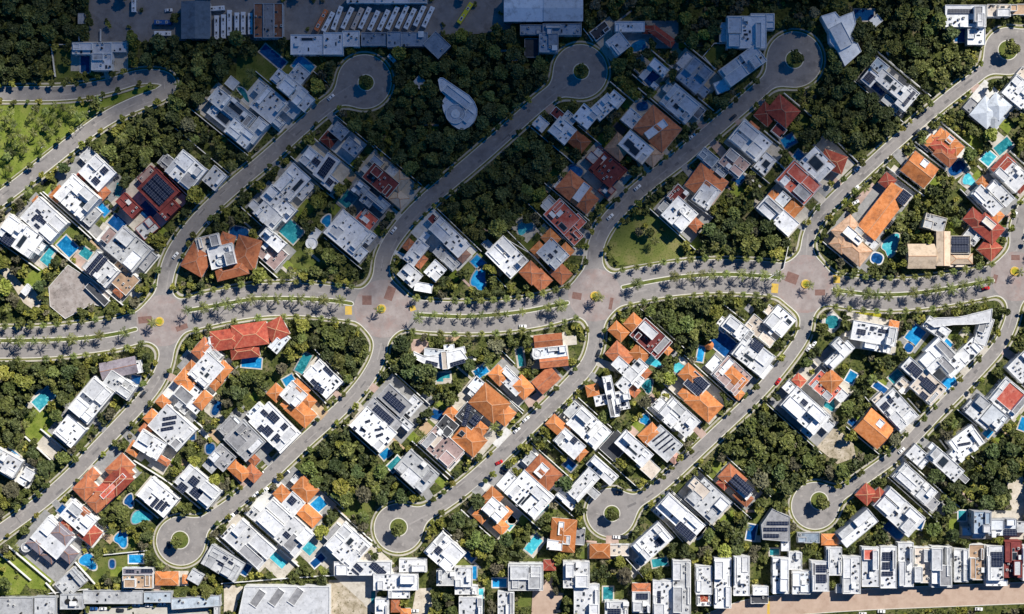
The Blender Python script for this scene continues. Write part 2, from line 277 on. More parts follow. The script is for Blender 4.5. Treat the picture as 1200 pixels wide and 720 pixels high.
DATA = """
@ 0 0
H 0 house | white flat house beside a walled lawn at the left edge of the bus depot | white house left of the bus depot
F 430 228 182 54 w
F 476 290 95 80 w
F 552 222 84 45 w h4
O 400 300 42 82 0 rect deep
L dull 262 232 372 232 372 368 268 368
W 232 212 340 212
W 244 222 262 362
H 90 hut | tiny grey hut at the far left of the bus depot | tiny grey hut
F 380 88 50 30 g h3
W 370 120 374 196
W 474 140 474 196
@ 200 0
H 90 shed | blue-grey ribbed metal shed beside the upright row of white buses | ribbed metal shed
G 117 95 172 132 b h7
H 90 warehouse | rust-striped warehouse with grey middle band right of upright buses | rust-striped warehouse
F 412 97 160 42 u h7
F 459 97 160 50 G h7.6
F 505 97 160 40 u h7
H 0 office | long white office roof below the depot's slanted row of buses | long white depot office
F 638 210 152 94 w h6
F 762 205 92 104 w h6.4
F 845 182 80 74 w h5.6
K 640 185 60 14
H 39 house
F 230 463 85 80 l
F 318 528 165 75 b h6
F 238 545 130 62 l h4
F 325 625 130 85 l
F 400 612 60 122 l h6.3
K 305 510 80 30
K 245 555 70 34
H 39 pavilion | small square grey-roofed pavilion behind large grey house in shade | square grey pavilion
F 287 390 52 50 l h3
H 40 house
F 460 490 132 130 l
F 425 420 60 52 l h4
F 480 552 120 42 l h4
H 40 house
F 515 370 75 70 l h6
F 570 420 130 82 l
F 602 350 75 80 l h6
F 620 470 82 80 l
F 565 515 72 60 l h4
O 480 268 130 46 40 rect deep
O 622 312 90 66 38 rect blue
O 342 442 80 26 50 kidney teal
H 40 house
F 790 615 74 62 b
P 742 655 62 56 R h4
F 850 690 84 62 b h6
B 215 130 112 90 w
B 247 125 112 90 w
B 275 108 120 90 w
B 310 113 106 90 w
B 340 110 106 90 w
B 373 112 100 90 w
B 215 40 76 -4 w
B 705 95 108 -62 o
B 738 103 100 -62 w
B 780 85 115 -70 w
B -37 105 80 0 b
B -37 158 80 0 w
B -173 25 64 90 w
C 752 457 -42 w
C -8 50 -5 w
@ 400 0
B 28 85 108 -65 w
B 75 88 108 -65 t
B 110 85 108 -65 w
B 152 97 100 -65 w
B 198 95 104 -65 w
B 240 85 116 -65 w
B 285 80 116 -65 w
B 322 88 104 -65 w
B 367 75 104 -65 w
B 407 80 104 -65 w
B 580 62 112 -57 y
H 0 office | blue-grey flat office wing bent at its right end below buses | bent blue-grey office wing
F 152 184 118 62 b h5
F 248 186 66 72 b h6
F 335 185 140 66 b h5.5
F 448 212 100 86 b h6 a44
H 0 hut | white sliver-roofed gatehouse beside first upper cul-de-sac | white gatehouse beside first upper cul-de-sac
F 236 275 44 17 w h3.5 a45
H 0 depot_building | narrow pale roof at top edge above the slanted buses | pale roof above slanted buses
F 95 0 140 30 w h5
F 240 0 160 32 w h5.3
F 355 2 92 26 w h4.6
H 40 hut | little grey pool hut in dark garden beside first upper cul-de-sac | little grey hut in dark garden
F 365 386 46 48 l h3
H 0 house | fan-shaped pale house alone in dark woods | fan-shaped pale house in dark woods
X l 7 453 374 464 364 478 366 540 408 600 448 624 478 637 510 636 540 622 572 598 596 572 610 548 606 518 586 494 558 478 520 472 490 476 470 490 452 462 424
F 540 455 140 36 l h8.6 a38
F 590 545 56 40 l h8 a-50
Y 535 535 92 l h7.8
@ 600 0
H 0 warehouse | large pale blue warehouse with ribbed metal roof at top edge | large pale blue warehouse
G 55 40 182 120 l h8
G 240 40 182 116 L h8.4
H 0 house | blue-grey stepped house directly below the large pale blue warehouse | stepped house below large pale warehouse
F 92 140 108 46 b h6
F 235 138 182 52 b h6.6
F 172 200 90 92 b h7.2
F 92 226 66 88 d h3.6
H -38 house
F 498 206 84 88 l
F 414 146 88 50 d h4
H 0 house | low grey building with red roofed curved wing near top edge | low grey and red winged building
F 552 126 140 48 l h5
P 640 140 60 36 R h4
P 705 170 128 40 R h4.4 a36
O 592 216 74 46 -25 oval blue
H 40 house
F 690 318 92 44 l h5
F 628 342 30 70 l h4
F 668 402 30 26 l h4
O 652 366 70 48 -42 rect deep
H 40 house
F 790 486 160 116 l
K 770 500 30 24
H 40 house
F 236 612 104 92 l
F 265 560 62 62 l h6
F 216 536 62 44 R h4
P 312 662 92 70 t h4
F 135 582 62 58 w h3.6
H 40 house
F 345 546 92 86 l
F 430 502 116 76 l h6.5 a-42
F 486 466 72 60 l h7.5
H 40 house
P 682 604 176 142 t
F 676 606 112 38 w h8.8 a-36
F 560 556 72 74 w h5
O 610 500 56 42 -10 oval deep
H 40 house
P 500 690 92 96 s h5
F 582 690 150 92 w
K 548 676 46 38
K 574 708 46 38
P 656 728 80 82 s h5.6
T 496 612 62 58 d
@ 800 0
H 40 house
F 58 352 124 132 b
F 92 424 60 46 b h5
H 0 house
F 300 152 186 152 l
F 374 102 112 76 l h5.6
F 282 308 212 98 l h6.4 a-36
F 182 406 62 56 w h3.6 a-22
L dull 100 268 150 212 200 224 148 322
W 92 270 146 206 240 206
W 150 330 100 270
H 70 house
X l 7 648 76 715 56 735 80 800 55 812 110 796 150 838 242 760 312 724 236 690 200 688 150
F 742 170 116 66 l h8.6 a62
O 850 72 92 52 0 rect deep
F 906 98 50 44 l h3.5 a-40
H 40 house
P 470 522 124 102 R
P 392 536 84 80 R h5
F 452 612 58 50 R h4.4
P 326 602 54 44 t h4
O 496 662 62 48 -30 rect blue
H 40 house
F 318 660 172 120 w
F 386 768 66 92 w h4.4
K 390 770 32 38
C 45 640 -40 w
C 237 550 -40 d
@ 1000 0
H 40 house
F 78 366 62 70 w
S 76 366 44 46
F 124 312 72 56 b h6
F 192 408 196 64 w
K 165 372 46 26
K 188 412 30 22
F 252 462 62 112 w h6.5
S 262 462 18 84
F 176 486 92 40 g h3.6
O 118 410 76 46 40 rect deep
H 0 house | white flat house with rooftop solar strip at top right woods | white solar house by top-right plaza
F 526 76 192 104 w
S 502 54 116 24
K 560 102 40 20
F 682 50 110 58 c h5
F 576 172 84 78 w h5
F 775 45 84 50 s h4
O 500 166 52 62 0 rect deep
H 40 house
P 622 528 104 112 M
P 676 500 96 90 M h6.6
P 660 560 70 70 M h5.6
F 704 492 74 60 g h5
F 556 500 60 62 G h4
H 40 house
F 778 430 122 116 w
F 800 350 60 50 c h4
H 40 house
P 412 640 52 56 o h5.6
P 424 690 108 74 r h6
P 378 676 74 58 o h5.2
P 476 692 66 60 o h5
P 430 732 100 56 t h5.6
P 444 660 80 56 o h6.6
F 452 655 30 34 w h7
O 702 686 84 46 -40 rect teal
T 690 680 110 80 c
L bright 505 640 570 625 615 680 560 730 500 710
C 296 620 -42 d
C 312 540 -42 d
@ 0 180
H 44 house
F 456 90 132 122 w
S 490 80 30 34
S 450 128 36 30
P 388 104 46 62 R h4
P 478 180 60 56 t h4
H 42 house
F 362 205 176 142 w
K 392 245 40 28
P 272 190 50 70 o h4
T 290 112 70 50 G
H 42 house
F 208 312 184 134 w
P 184 232 62 34 o h4
S 180 272 28 14
S 164 300 16 34
S 186 300 26 30
S 204 320 28 20
S 175 340 30 16
H 35 house
F 92 388 196 122 w
S 36 404 60 50
K 102 414 26 70
F 168 432 80 62 w h4
O 482 262 62 38 45 rect blue
O 556 170 30 62 15 rect teal
O 318 436 84 64 45 rect blue
O 235 482 88 54 -52 ell turq
O 550 326 72 58 40 rect deep
O 403 468 52 44 35 rect teal
L bright 378 320 442 250 484 292 420 352
L bright 206 180 240 140 268 172 236 206
L dull 290 350 380 350 360 400 290 380
L bright 90 590 200 520 210 580 160 640
T 196 462 120 90 c
T 520 350 90 70 c
T 400 500 110 90 p
H 40 house
F 600 448 176 142 g
H 42 house
F 476 545 142 104 w
S 452 524 112 52 -50
F 572 584 140 100 s h3.4
P 562 646 48 46 t h3.4
H 45 house
F 742 172 152 132 R
S 742 170 120 100
F 602 244 112 62 R h5
F 690 350 92 72 g h4 a-40
F 790 262 62 92 R h6
O 688 270 80 60 45 rect deep
H 42 unfinished_building | bare grey concrete slab of unfinished building behind dark garden wall | bare concrete slab
X v 0.7 228 626 318 522 526 656 486 722 432 706 306 776 234 716
F 455 660 130 34 d h3 a44
T 350 700 60 24 w
V cream 0 520 40 540 110 620 160 640 195 690 190 720 150 728 110 700 60 620 0 560
H 40 hut | white-roofed garden shed by the round white patio at left edge | garden shed by round white patio
F 124 640 34 50 w h2.8
W 205 180 400 350 520 470 640 570
W 100 310 230 420 400 560 580 712
W 470 0 540 76
W 340 96 460 212
C 210 130 -45 d
C 40 270 -45 d
@ 200 180
H 40 house
F 72 80 150 136 w
F 206 115 80 92 w h5
H 20 house
P 128 495 112 132 t a30
P 356 465 112 142 t h5.8 a15
P 285 546 150 72 t h5.6 a-14
P 265 404 66 56 t h5
F 180 430 112 92 w h6.5 a-14
F 240 482 122 102 w h7.4 a-14
Y 232 508 34 M h8.2
O 322 374 92 58 10 oval deep
H 42 house
F 478 202 84 82 w
F 532 266 92 82 w h6
F 458 290 124 84 w h7.4
H 42 house
F 566 136 112 150 w
K 596 150 22 76
H 40 house
F 668 34 112 86 w
S 684 40 40 30
F 730 66 128 70 w a-55
S 730 66 96 44 -55
F 746 136 62 62 w h6
S 744 132 36 30
H 42 house
F 478 404 122 60 w
F 468 466 140 100 p h3.2
O 566 366 92 78 42 rect teal
H 40 hut | round white spiral roof with tail beside shaded lawn | round white spiral-roofed pavilion
Y 660 422 56 w h3.4
F 676 380 40 58 w h3 a35
L dull 560 470 650 440 740 470 762 520 700 546 570 540
T 560 556 140 30 c
T 668 480 80 12 c
C 188 318 -45 w
C 100 405 -48 d
C 24 478 -50 w
@ 400 180
H 40 house
F 30 372 176 146 w
F 126 390 56 60 w h4
O -68 318 40 56 30 kidney blue
H 40 house
F 92 166 64 62 b h6
F 126 214 60 64 b
F 188 240 66 58 b h6.4
F 138 198 190 30 w h5.4
F 120 306 92 70 r h4.4
O 30 216 56 70 40 rect teal
H 40 house
F 185 126 156 92 R
P 270 130 62 80 c h5
P 270 212 72 62 c h4
F 238 82 50 42 g h5
F 165 40 60 40 b h4
H 44 house
F 506 392 196 84 w
F 492 490 132 52 w h4
P 562 470 70 56 p h4
F 434 312 52 40 R h3.4
H 42 house
F 350 464 124 66 w a-52
F 322 570 96 80 w h6
F 440 550 82 74 w a-48
F 385 628 84 44 w h5 a10
P 372 506 60 40 t h4 a-52
P 316 430 50 36 t h3.6 a-52
O 640 510 56 46 45 rect blue
O 645 590 62 112 20 kidney blue
H 45 house
F 776 486 170 122 w
P 746 546 40 48 t h4
P 890 560 84 78 t
P 935 594 80 76 t h5.4
L dull 560 490 620 470 620 560 560 560
C 246 360 -50 w
@ 600 180
H 45 house
P 182 398 70 62 o h5.6
F 192 472 122 102 w
P 126 452 56 60 o h5
P 250 460 58 62 o h5.4
P 228 562 84 72 t h5
S 182 480 26 16
K 205 460 20 14
H 45 house
F 234 296 138 110 r
F 272 366 124 66 r h5.6
F 310 320 60 58 r h4.6
K 238 344 44 26
H 40 house
P 290 164 134 112 t
P 346 222 84 90 t h5.4
F 325 182 92 38 w h7.8 a-54
F 232 148 50 60 w h4
O 298 82 70 44 20 oval deep
H 42 house
F 446 76 132 112 R
F 502 86 52 60 R h5
F 446 172 64 60 p h4
T 500 176 60 66 G
O 60 350 72 56 -40 kidney turq
T 58 352 110 84 c
L dull 42 420 100 360 150 400 104 470
L lot 440 440 490 350 580 286 700 306 760 350 806 430 806 486 600 520 500 524
W 100 262 300 450
W -30 400 100 478 190 580
C 588 160 -40 w
C 460 297 -42 w
H 42 house
F 786 286 128 122 w
P 862 336 60 52 t h4
F 778 196 72 80 R h5
Y 800 268 30 w h8
@ 800 180
H 36 house
P 112 142 156 132 t
F 112 196 92 112 w h7.6
H 40 house
F 242 46 122 92 p
F 158 62 122 58 b h5.6
F 120 18 90 54 b h6.6
O 264 118 40 52 40 rect deep
H 42 house
F 546 136 176 128 r
T 640 176 82 84 G
H 45 house
F 630 52 134 112 w
K 624 46 70 54
P 706 38 112 84 r h6 a20
O 545 12 44 40 40 rect blue
H 42 house
F 446 292 202 82 w
P 416 214 50 82 o h5.4
P 512 266 62 100 o h5.6
P 490 342 52 50 o h4.4
F 470 214 54 58 w h6
T 350 236 44 44 c
H 40 house
P 768 356 116 82 s a-40
P 736 424 74 62 s h5
F 800 386 100 44 w h7.4
P 808 452 132 92 s h5.4
F 856 394 138 46 g h4
W 395 590 470 540 500 400
@ 1000 180
H -52 house
G 140 272 262 104 o h6
F 236 206 64 60 w h7.6
S 236 206 54 50
P 160 130 60 60 R h4
T 70 196 110 62 p -42
H 38 house
G 310 76 136 112 o h6
F 334 46 32 36 w h8
O 484 70 84 54 -35 oval deep
T 484 70 108 78 c -35
O 540 126 52 58 0 kidney turq
T 540 126 72 76 c
O 175 430 62 110 38 kidney turq
O 110 492 54 48 20 oval deep
H 42 house
P 702 56 104 60 R a-45
F 742 100 142 102 w
P 782 150 52 60 R h5
H 45 house
F 628 220 150 66 w
F 690 186 130 60 w h7.6
P 608 140 52 40 o h4
P 672 290 54 48 o h4
O 632 22 50 60 40 rect turq
H 40 house
P 572 310 92 72 R
P 634 352 122 92 R h6.6
P 640 446 84 82 r h5.4
F 556 390 72 60 g h4.4
F 636 326 62 34 w h8.2
H 0 house
G 320 482 128 112 c h6
G 422 446 158 62 c h7 a90
F 502 428 92 84 G h5.6
S 500 426 84 74
P 508 494 100 46 c h4.6
F 488 522 72 20 w h3.4
F 382 326 102 72 g h5 a15
C 18 72 -45 w
C 10 165 -45 w
C 8 230 -30 w
C 755 290 -62 w
C 620 632 -12 r
@ 0 360
H -12 house
G 556 286 168 76 q h5.6
F 560 366 142 78 w a35
F 650 280 30 60 w h4
O 636 340 44 40 10 rect deep
H -50 house
F 426 438 196 122 w
F 326 582 112 112 w h6
T 232 656 110 72 c 40
T 318 462 40 36 G 40
O 205 430 104 56 -44 rect turq
L bright 108 500 190 470 250 500 250 600 190 654 120 600
T 165 430 30 110 c 40
W 120 606 240 716
H 30 house | white house with low outbuildings at the left edge below big lawn | white house at left edge below big lawn
F 25 730 134 92 w
F 132 784 54 52 w h4
F 104 816 42 34 w h3.4
O 62 690 70 30 40 rect blue
H 42 house
P 765 446 56 48 o h5
P 714 520 62 62 o h5.4
P 682 576 50 46 t h4
F 806 566 186 136 w
S 796 520 66 16 -10
S 792 545 64 16 -10
S 784 570 60 16 -10
H 32 house
F 702 646 134 94 w
P 630 664 52 62 o h5
P 745 706 110 30 t h4.6
C 586 580 -45 d
C 672 407 -50 d
@ 200 360
H -8 house
P 262 152 146 92 r
P 372 130 164 106 r h6.4
P 496 106 92 92 r h5.6 a-28
P 348 206 132 66 r h5
F 508 166 56 98 w h5 a40
F 196 156 38 36 w h5.4
O 380 260 92 48 5 rect blue
H -48 house
P 150 196 92 62 t h5
F 192 214 96 50 w h5.4 a45
F 166 298 142 112 w
P 98 290 60 56 o h5
P 242 300 82 62 o h5.6
P 214 356 62 44 o h4.6
K 170 320 26 18
H 40 house
P 76 344 92 82 o
F 96 418 150 102 w h6
P 152 436 52 82 o h6.4
F 60 462 66 60 g h4
T 190 466 76 76 c
O 215 474 34 72 25 oval deep
T 92 246 84 56 c
H 45 house
F 714 336 156 112 w
S 674 354 38 22
S 696 384 52 26 30
S 740 300 56 20
F 660 310 60 50 g h5
O 622 262 42 98 28 rect teal
H 42 house
P 494 402 62 66 o h5
P 602 386 84 62 o h5.8
F 576 412 102 92 w
P 552 462 62 44 o h4.8
P 608 492 134 82 o h5.4
P 644 440 62 52 o h5
O 556 346 52 44 -30 rect blue
T 690 484 84 54 s
H 45 house
F 486 566 214 132 w
F 404 496 62 84 w h5
S 482 516 52 40
S 440 496 34 22
S 424 568 26 30
S 456 580 44 40
S 534 560 26 30
S 498 610 26 32
L dull 368 490 400 500 410 560 370 540
H 45 house
F 346 626 152 132 G
F 410 620 30 120 w h4
P 380 706 72 40 t h4
H 42 house
F 240 706 100 92 G h6
F 190 740 60 60 g h5
P 320 768 92 58 o h4.6
P 384 780 70 58 t h4
O 100 600 30 46 0 rect deep
O 186 664 44 50 0 oval deep
L bright 225 600 250 560 290 590 262 640
@ 400 360
H -5 house
X w 7 338 208 392 232 480 216 560 198 592 242 532 276 490 296 400 272 342 242
F 484 250 26 84 c h8.4
F 436 214 96 36 w h6.4 a6
F 540 210 84 34 w h6.2 a-14
F 505 188 50 24 l h5.6 a-5
S 424 264 58 20 14
S 546 262 72 22 -16
T 370 182 84 66 p
T 520 150 80 20 s
O 478 330 62 40 0 ell teal
T 478 330 80 60 c
H 42 house
F 252 440 150 84 G
S 250 444 112 40
F 196 512 182 78 G h6.4
S 196 506 112 40
F 332 462 62 92 w h5
F 292 542 92 48 w h5
H 42 house
F 150 574 192 124 w
S 124 536 24 14 -20
S 172 574 30 12 -10
S 180 600 34 14 -20
S 80 606 28 14 -10
S 102 576 30 14 15
S 218 616 16 14
S 212 642 14 14
S 62 570 18 20
O 208 688 50 36 -40 rect blue
H 40 house
P 518 502 62 54 o h5
F 494 560 84 82 d h5.4
F 600 510 102 90 d h6.4
S 588 506 22 110 15
S 628 530 40 52
P 694 450 152 122 o h7
P 762 502 82 82 o h5.6
P 600 622 134 102 o
P 652 568 64 50 o h5
K 566 592 26 22
T 724 588 110 100 w
O 450 506 52 42 20 rect deep
T 440 520 80 70 c
T 395 440 66 70 G 42
H 42 house
F 472 656 180 116 p
F 446 626 30 66 c h8
F 540 690 50 60 p h5
S 596 -4 2 2
H 42 house
F 352 770 180 118 g
F 330 800 90 60 w h8
O 252 736 70 40 -45 rect teal
H 45 house
P 738 320 76 66 o
F 796 346 136 72 w h6
P 850 376 92 76 o h5.4
O 655 302 62 44 -35 rect blue
@ 600 360
O 40 236 26 84 -8 rect teal
T 40 236 44 100 c -8
H -6 house
G 170 158 130 58 t h6
F 178 212 160 52 w h7
G 196 252 130 56 t h6.2
Y 116 220 46 w h7.3
H -42 house
G 160 342 112 78 t h5
T 106 432 90 44 p -35
H 42 house
P 576 80 82 72 o
P 500 114 82 60 o h5
F 652 148 172 112 R h7
P 602 216 82 72 o h5.4
P 726 200 44 34 o h5
O 660 256 72 50 10 kidney turq
H 42 house
P 506 226 112 82 t
F 546 306 172 56 w
F 562 322 60 172 w h7.6
P 612 300 72 48 t h5
P 570 392 52 44 t h5
O 635 370 50 62 40 kidney teal
K 585 264 40 18
H -12 house
F 470 426 168 48 w
F 464 420 196 44 w h7.6 a78
F 516 452 66 60 w h5.4
S 456 368 18 38
S 490 394 28 18
S 490 418 28 18
S 434 420 20 28
S 458 418 18 24
S 496 478 20 40
S 524 454 22 18
P 378 390 58 52 o h4.4
H 42 house
F 360 566 186 116 w
K 354 570 24 22
O 446 606 64 22 -45 rect teal
H 42 house
P 216 560 104 62 o h5.6
F 270 640 134 86 w
P 302 672 92 62 o h5
S 290 622 34 30
H 42 house
F 572 664 176 84 w
F 484 650 100 122 d h3.4
K 562 672 70 12
F 640 752 100 66 c h3.2
O 650 730 20 20 20 oval blue
H 42 house
P 645 596 92 66 o a-42
F 712 640 142 112 g
S 690 606 76 10 -38
S 706 624 84 10 -38
S 722 642 84 10 -38
S 738 658 70 10 -38
P 754 700 62 46 p h4
H 42 house
F 784 516 176 104 w
F 742 530 60 56 w h8
O 625 530 46 52 20 kidney blue
O 785 286 52 50 -20 kidney turq
C 405 216 -68 d
C 50 90 -2 w
C 65 525 -40 w
C 22 576 -42 w
@ 800 360
H 42 house
P 36 320 92 72 o
P 98 452 152 104 o h5.6
F 66 362 100 84 w h6.6
S 66 360 92 76 
P 20 404 60 60 o h5
H 0 palapa | round orange thatched parasol shelter beside narrow pool below wooded lot | round orange thatched shelter
Q 125 180 44 o h3
O 84 220 30 72 10 rect blue
H 38 house
F 258 106 146 74 w
F 190 84 60 60 w h4.4
F 332 226 172 118 w h7.6
S 346 178 62 46
K 310 238 60 18
F 378 290 60 80 w h5
O 192 174 112 84 40 rect deep
H 40 house
F 456 66 112 112 w
F 372 112 160 78 c h4
K 496 70 30 26
L dull 395 60 420 40 420 120 400 140
H 42 house
F 230 322 152 122 p
P 250 332 110 58 o h7.4
P 258 404 52 42 o h4
T 196 370 70 24 c
H 42 house
F 668 372 134 92 r h6
P 694 346 82 82 o h6.4
P 546 344 52 44 r h4
O 690 456 50 64 20 kidney teal
H 42 house
F 576 486 212 122 w
F 504 380 62 50 w h4
S 570 448 32 28
F 588 582 60 44 w h4
H -44 house
F 736 226 152 50 w
F 744 188 52 84 w h7.6
F 690 270 50 40 w h4
O 700 70 62 62 0 oval teal
T 700 70 84 84 c
O 790 330 40 54 30 rect blue
V dirt 596 592 676 520 800 640 812 704 724 736 632 660
C 447 348 -55 r
C 590 192 -55 w
C 612 175 -55 w
@ 1000 360
H 10 house
F 98 124 212 92 w
F 112 174 134 66 w h6
P 190 86 44 42 o h4
S 38 116 40 26
S 140 112 44 18
S 90 100 20 20
O 290 130 66 82 38 rect blue
T 285 140 100 120 G 38
O 260 190 40 44 30 oval deep
H 5 house
X w 7 342 72 392 50 500 46 600 22 652 8 646 72 560 82 470 84 380 96
F 392 100 124 60 w h5 a35
F 612 112 62 132 w h5.6 a18
F 540 212 132 72 w h5 a-45
K 556 234 22 26
L dull 400 130 560 105 540 140 420 160
H -44 house
F 386 236 150 92 w
F 432 236 96 182 w h7.5
O 438 176 42 40 45 rect blue
O 446 352 70 46 -42 rect blue
H 42 house
F 296 304 142 66 w
S 300 304 104 44
F 352 376 136 112 w h7.4
S 354 366 74 46
S 330 416 40 30
F 236 366 64 60 c h4
O 198 326 62 40 -42 rect teal
H 48 house
F 204 482 176 116 w
F 126 436 56 62 c h4
S 150 464 32 36
S 176 438 26 20
K 206 412 30 20
O 125 378 66 30 35 rect deep
H 40 house
G 98 570 142 128 o h6
F 126 546 32 36 w h8
O 20 560 100 30 40 rect deep
H 40 house
F 730 426 152 136 w h6
F 736 420 122 104 r h7
O 800 550 44 60 20 rect blue
H 45 house
F 804 272 104 142 w
H 40 house
F 608 492 132 112 g
F 662 520 100 92 w h7.6
F 556 472 62 60 g h5
O 630 590 36 42 40 rect blue
H -36 house
F 528 634 142 104 w
S 520 642 60 14 -10
K 546 600 26 16
H 42 house
F 306 700 104 72 w h5
F 432 736 176 72 w
F 470 712 66 100 w h6
K 420 726 40 50
C 225 672 -42 w
C 350 566 -42 d
L yellow 10 22 130 30 130 58 10 46
@ 0 540
H -44 house
P 556 92 112 92 r h6.4
P 508 138 104 84 r h5.8
P 462 186 96 70 t h6.2
F 530 120 150 26 r h8.2
F 470 150 60 40 r h4.6
P 590 60 60 60 t h5.4
P 402 128 92 82 t h5
P 562 34 112 84 t h5.8
P 470 190 90 60 t h5
P 430 70 60 50 t h4.4
H 40 house
F 740 172 166 112 w
S 726 196 20 50 40
S 748 206 20 50 40
S 770 214 20 50 40
H 40 house
F 368 268 152 98 w
P 318 302 62 54 r h5.4
P 422 342 82 82 r h5.6
P 396 242 44 34 t h7.6
O 300 236 54 40 40 rect deep
H 40 house
F 246 362 162 132 w
P 178 386 84 72 q h5.6
P 292 344 92 66 q h7.6
P 302 422 116 62 q h5.4
P 236 442 62 56 q h5
Y 122 406 46 G h3.6
H -42 house
F 332 572 122 92 g h4
O 414 474 78 66 20 kidney blue
O 570 368 60 74 30 kidney blue
O 638 460 66 38 0 rect blue
O 660 266 84 60 -20 kidney turq
O 606 190 40 60 20 kidney deep
O 526 484 26 40 0 oval deep
L bright 50 470 150 420 240 492 290 500 225 606 140 600
L bright 0 440 130 566 92 626 0 632
L dull 460 440 600 420 600 500 500 520 450 600 420 560
L bright 600 380 640 340 690 380 620 420
W 0 432 148 560
W 490 440 690 420
W 230 620 420 600
H 0 house
F 646 566 142 66 s h5
F 646 520 142 32 q h6
S 610 518 40 14
S 690 516 56 16
H 0 house
P 782 552 106 62 o h4
P 866 556 20 40 o h3
H 0 shop_building | grey flat commercial roof with two dark rooftop fans at bottom left | grey commercial roof with two fans
F 335 662 106 70 g h6
N 318 660
N 352 658
H 0 shop_building | pale grey bare flat roof in bottom left corner of photo | bare grey roof in bottom-left corner
F 75 694 160 104 g h5
F 212 690 100 104 g h5.4
H 0 shop_building | long narrow light grey roof strip above bottom left parking yard | long narrow grey roof strip
F 530 640 280 62 g h4
F 740 640 130 50 M h4.6
H 0 shop_building | big bare concrete slab roof with dark edge left of ribbed warehouse | big bare concrete slab roof
F 918 664 230 52 M h4.4 a-4
F 1015 722 24 140 g h4
V concrete 396 700 640 676 1030 660 1030 740 396 740
C 442 692 0 b
C 485 692 0 w
C 565 700 4 d
C 640 674 0 w
C 700 677 3 w
C 760 669 0 w
C 793 395 88 d
@ 200 540
H 40 house
F 130 122 200 112 w
S 55 126 44 40
S 110 96 44 40
S 122 150 56 40
H 42 house
P 524 156 66 62 o h5
P 630 134 102 82 o h6
P 646 252 112 68 o h5.4
F 574 202 84 84 w h6.6
S 570 186 36 34
O 692 206 66 54 -42 rect blue
H 42 house
F 530 312 262 142 w
F 406 262 92 54 g h4
S 545 348 34 24
O 640 400 80 52 42 rect turq
T 640 400 120 110 c
H 42 house
F 372 392 220 128 w h6.6
F 284 350 66 76 w h4
S 414 446 22 26
T 510 478 130 120 c
O 506 466 78 40 42 rect turq
H 30 house
F 246 482 182 104 g h6
S 258 456 26 14
S 236 484 30 16
S 282 478 26 14
F 116 546 64 54 g h4
O 352 510 34 54 30 rect deep
L dull 540 500 572 470 580 500 540 540
H 0 warehouse | white warehouse with three slanted grey roof panels on bottom edge | white warehouse with slanted panels
X w 8 346 590 745 590 745 760 310 760
F 408 645 84 40 G h8.3 a-55
F 496 640 84 40 G h8.3 a-55
F 586 636 84 40 G h8.3 a-55
V dirt 740 560 940 560 940 740 750 740
V cream 250 580 340 590 300 720 250 720
W 240 574 560 548 800 534
C 312 238 -40 d
C 285 262 -40 w
C 442 140 -40 w
C 398 160 -40 w
C 420 62 -40 d
C 542 60 -42 d
@ 400 540
H 42 house
F 28 400 168 150 w
F 100 506 268 64 w h6 a0
S 172 508 82 34
S 76 496 60 22
S 66 522 44 12
K 40 380 24 40
O -110 468 70 32 -42 rect deep
L bright -110 500 -70 480 -60 520 -90 540
H 42 house
F 486 430 152 132 w
S 455 420 32 34
F 336 492 130 62 w h5 a0
L dull 510 490 570 460 610 490 540 500
O 596 446 66 30 42 rect deep
H 42 house
P 706 176 74 84 o h5.6
P 654 256 62 54 o h5
P 738 300 84 54 o h5.2
F 720 232 104 82 w h7
P 768 250 42 62 o h5
T 672 124 56 54 w
O 792 290 40 60 40 rect turq
L dull 10 190 180 168 140 240 0 262
L bright 760 310 800 330 800 390 750 370
V cream 350 600 424 596 424 740 326 740
H 0 row
F 255 570 210 76 w
F 268 622 104 46 w h5
H 0 row
F 490 550 88 72 g
F 572 546 84 92 g h6.4
F 586 606 108 42 w h5
H 0 row
F 190 690 64 86 w
P 255 680 42 60 t h4
P 302 712 46 34 o h4
O 150 640 20 60 0 rect teal
H 0 row
F 606 692 110 104 w
H 0 row
F 772 682 78 132 w
O 655 660 22 120 0 rect turq
O 742 572 66 40 0 rect blue
O 622 525 24 60 0 rect blue
C 762 52 30 d
C 740 8 -25 r
C 345 702 0 w
@ 600 540
H 42 house
F 82 160 192 144 w
K 40 190 12 60
K 62 186 12 60
K 86 160 12 50
T -60 82 96 100 G 42
O 146 226 70 16 -44 rect teal
H 42 house
P 146 60 144 112 t
F 138 46 46 62 w h7.6
H 42 house
F 336 112 74 160 w
F 424 46 152 62 w h6.4
F 256 182 106 46 w h4.4
F 380 150 60 40 w h4
O 0 275 40 40 0 oval deep
O 270 20 50 40 40 rect deep
H 5 house
P 240 350 116 152 o h5.6
F 230 318 26 62 w h7.4
F 200 396 72 46 w h6.6
F 256 372 34 42 w h7
O 100 394 46 84 38 rect turq
T 104 392 74 110 c 38
H 0 house
P 412 424 92 66 o h4
F 502 420 92 54 c h3.6
T 470 372 60 40 p
H -42 house
F 656 384 176 104 w
S 688 380 34 34
O 692 476 72 38 -10 rect teal
H 42 house
F 790 262 230 96 w
F 706 236 60 62 w h4
S 812 332 100 46
O 885 334 28 74 36 oval blue
H 0 row
F 64 546 164 126 g
H 0 row
F 302 536 124 122 w
P 176 490 56 48 R h4
H 0 row
F 350 652 120 146 w
O 384 624 30 30 0 rect teal
O 450 626 46 68 0 rect teal
H 0 row
F 490 702 108 84 w
S 480 706 60 26
H 0 row
P 606 600 84 46 t h6
F 606 664 84 100 w
S 610 636 56 30
H 0 row
F 706 650 92 178 w
S 690 640 16 60
H 0 row
F 796 596 84 256 g
V tan 98 580 190 545 190 612 242 622 206 740 90 740
L dull 24 640 90 590 90 680 30 690
C 490 357 5 w
C 525 356 5 d
C 215 703 0 d
C 505 150 10 d
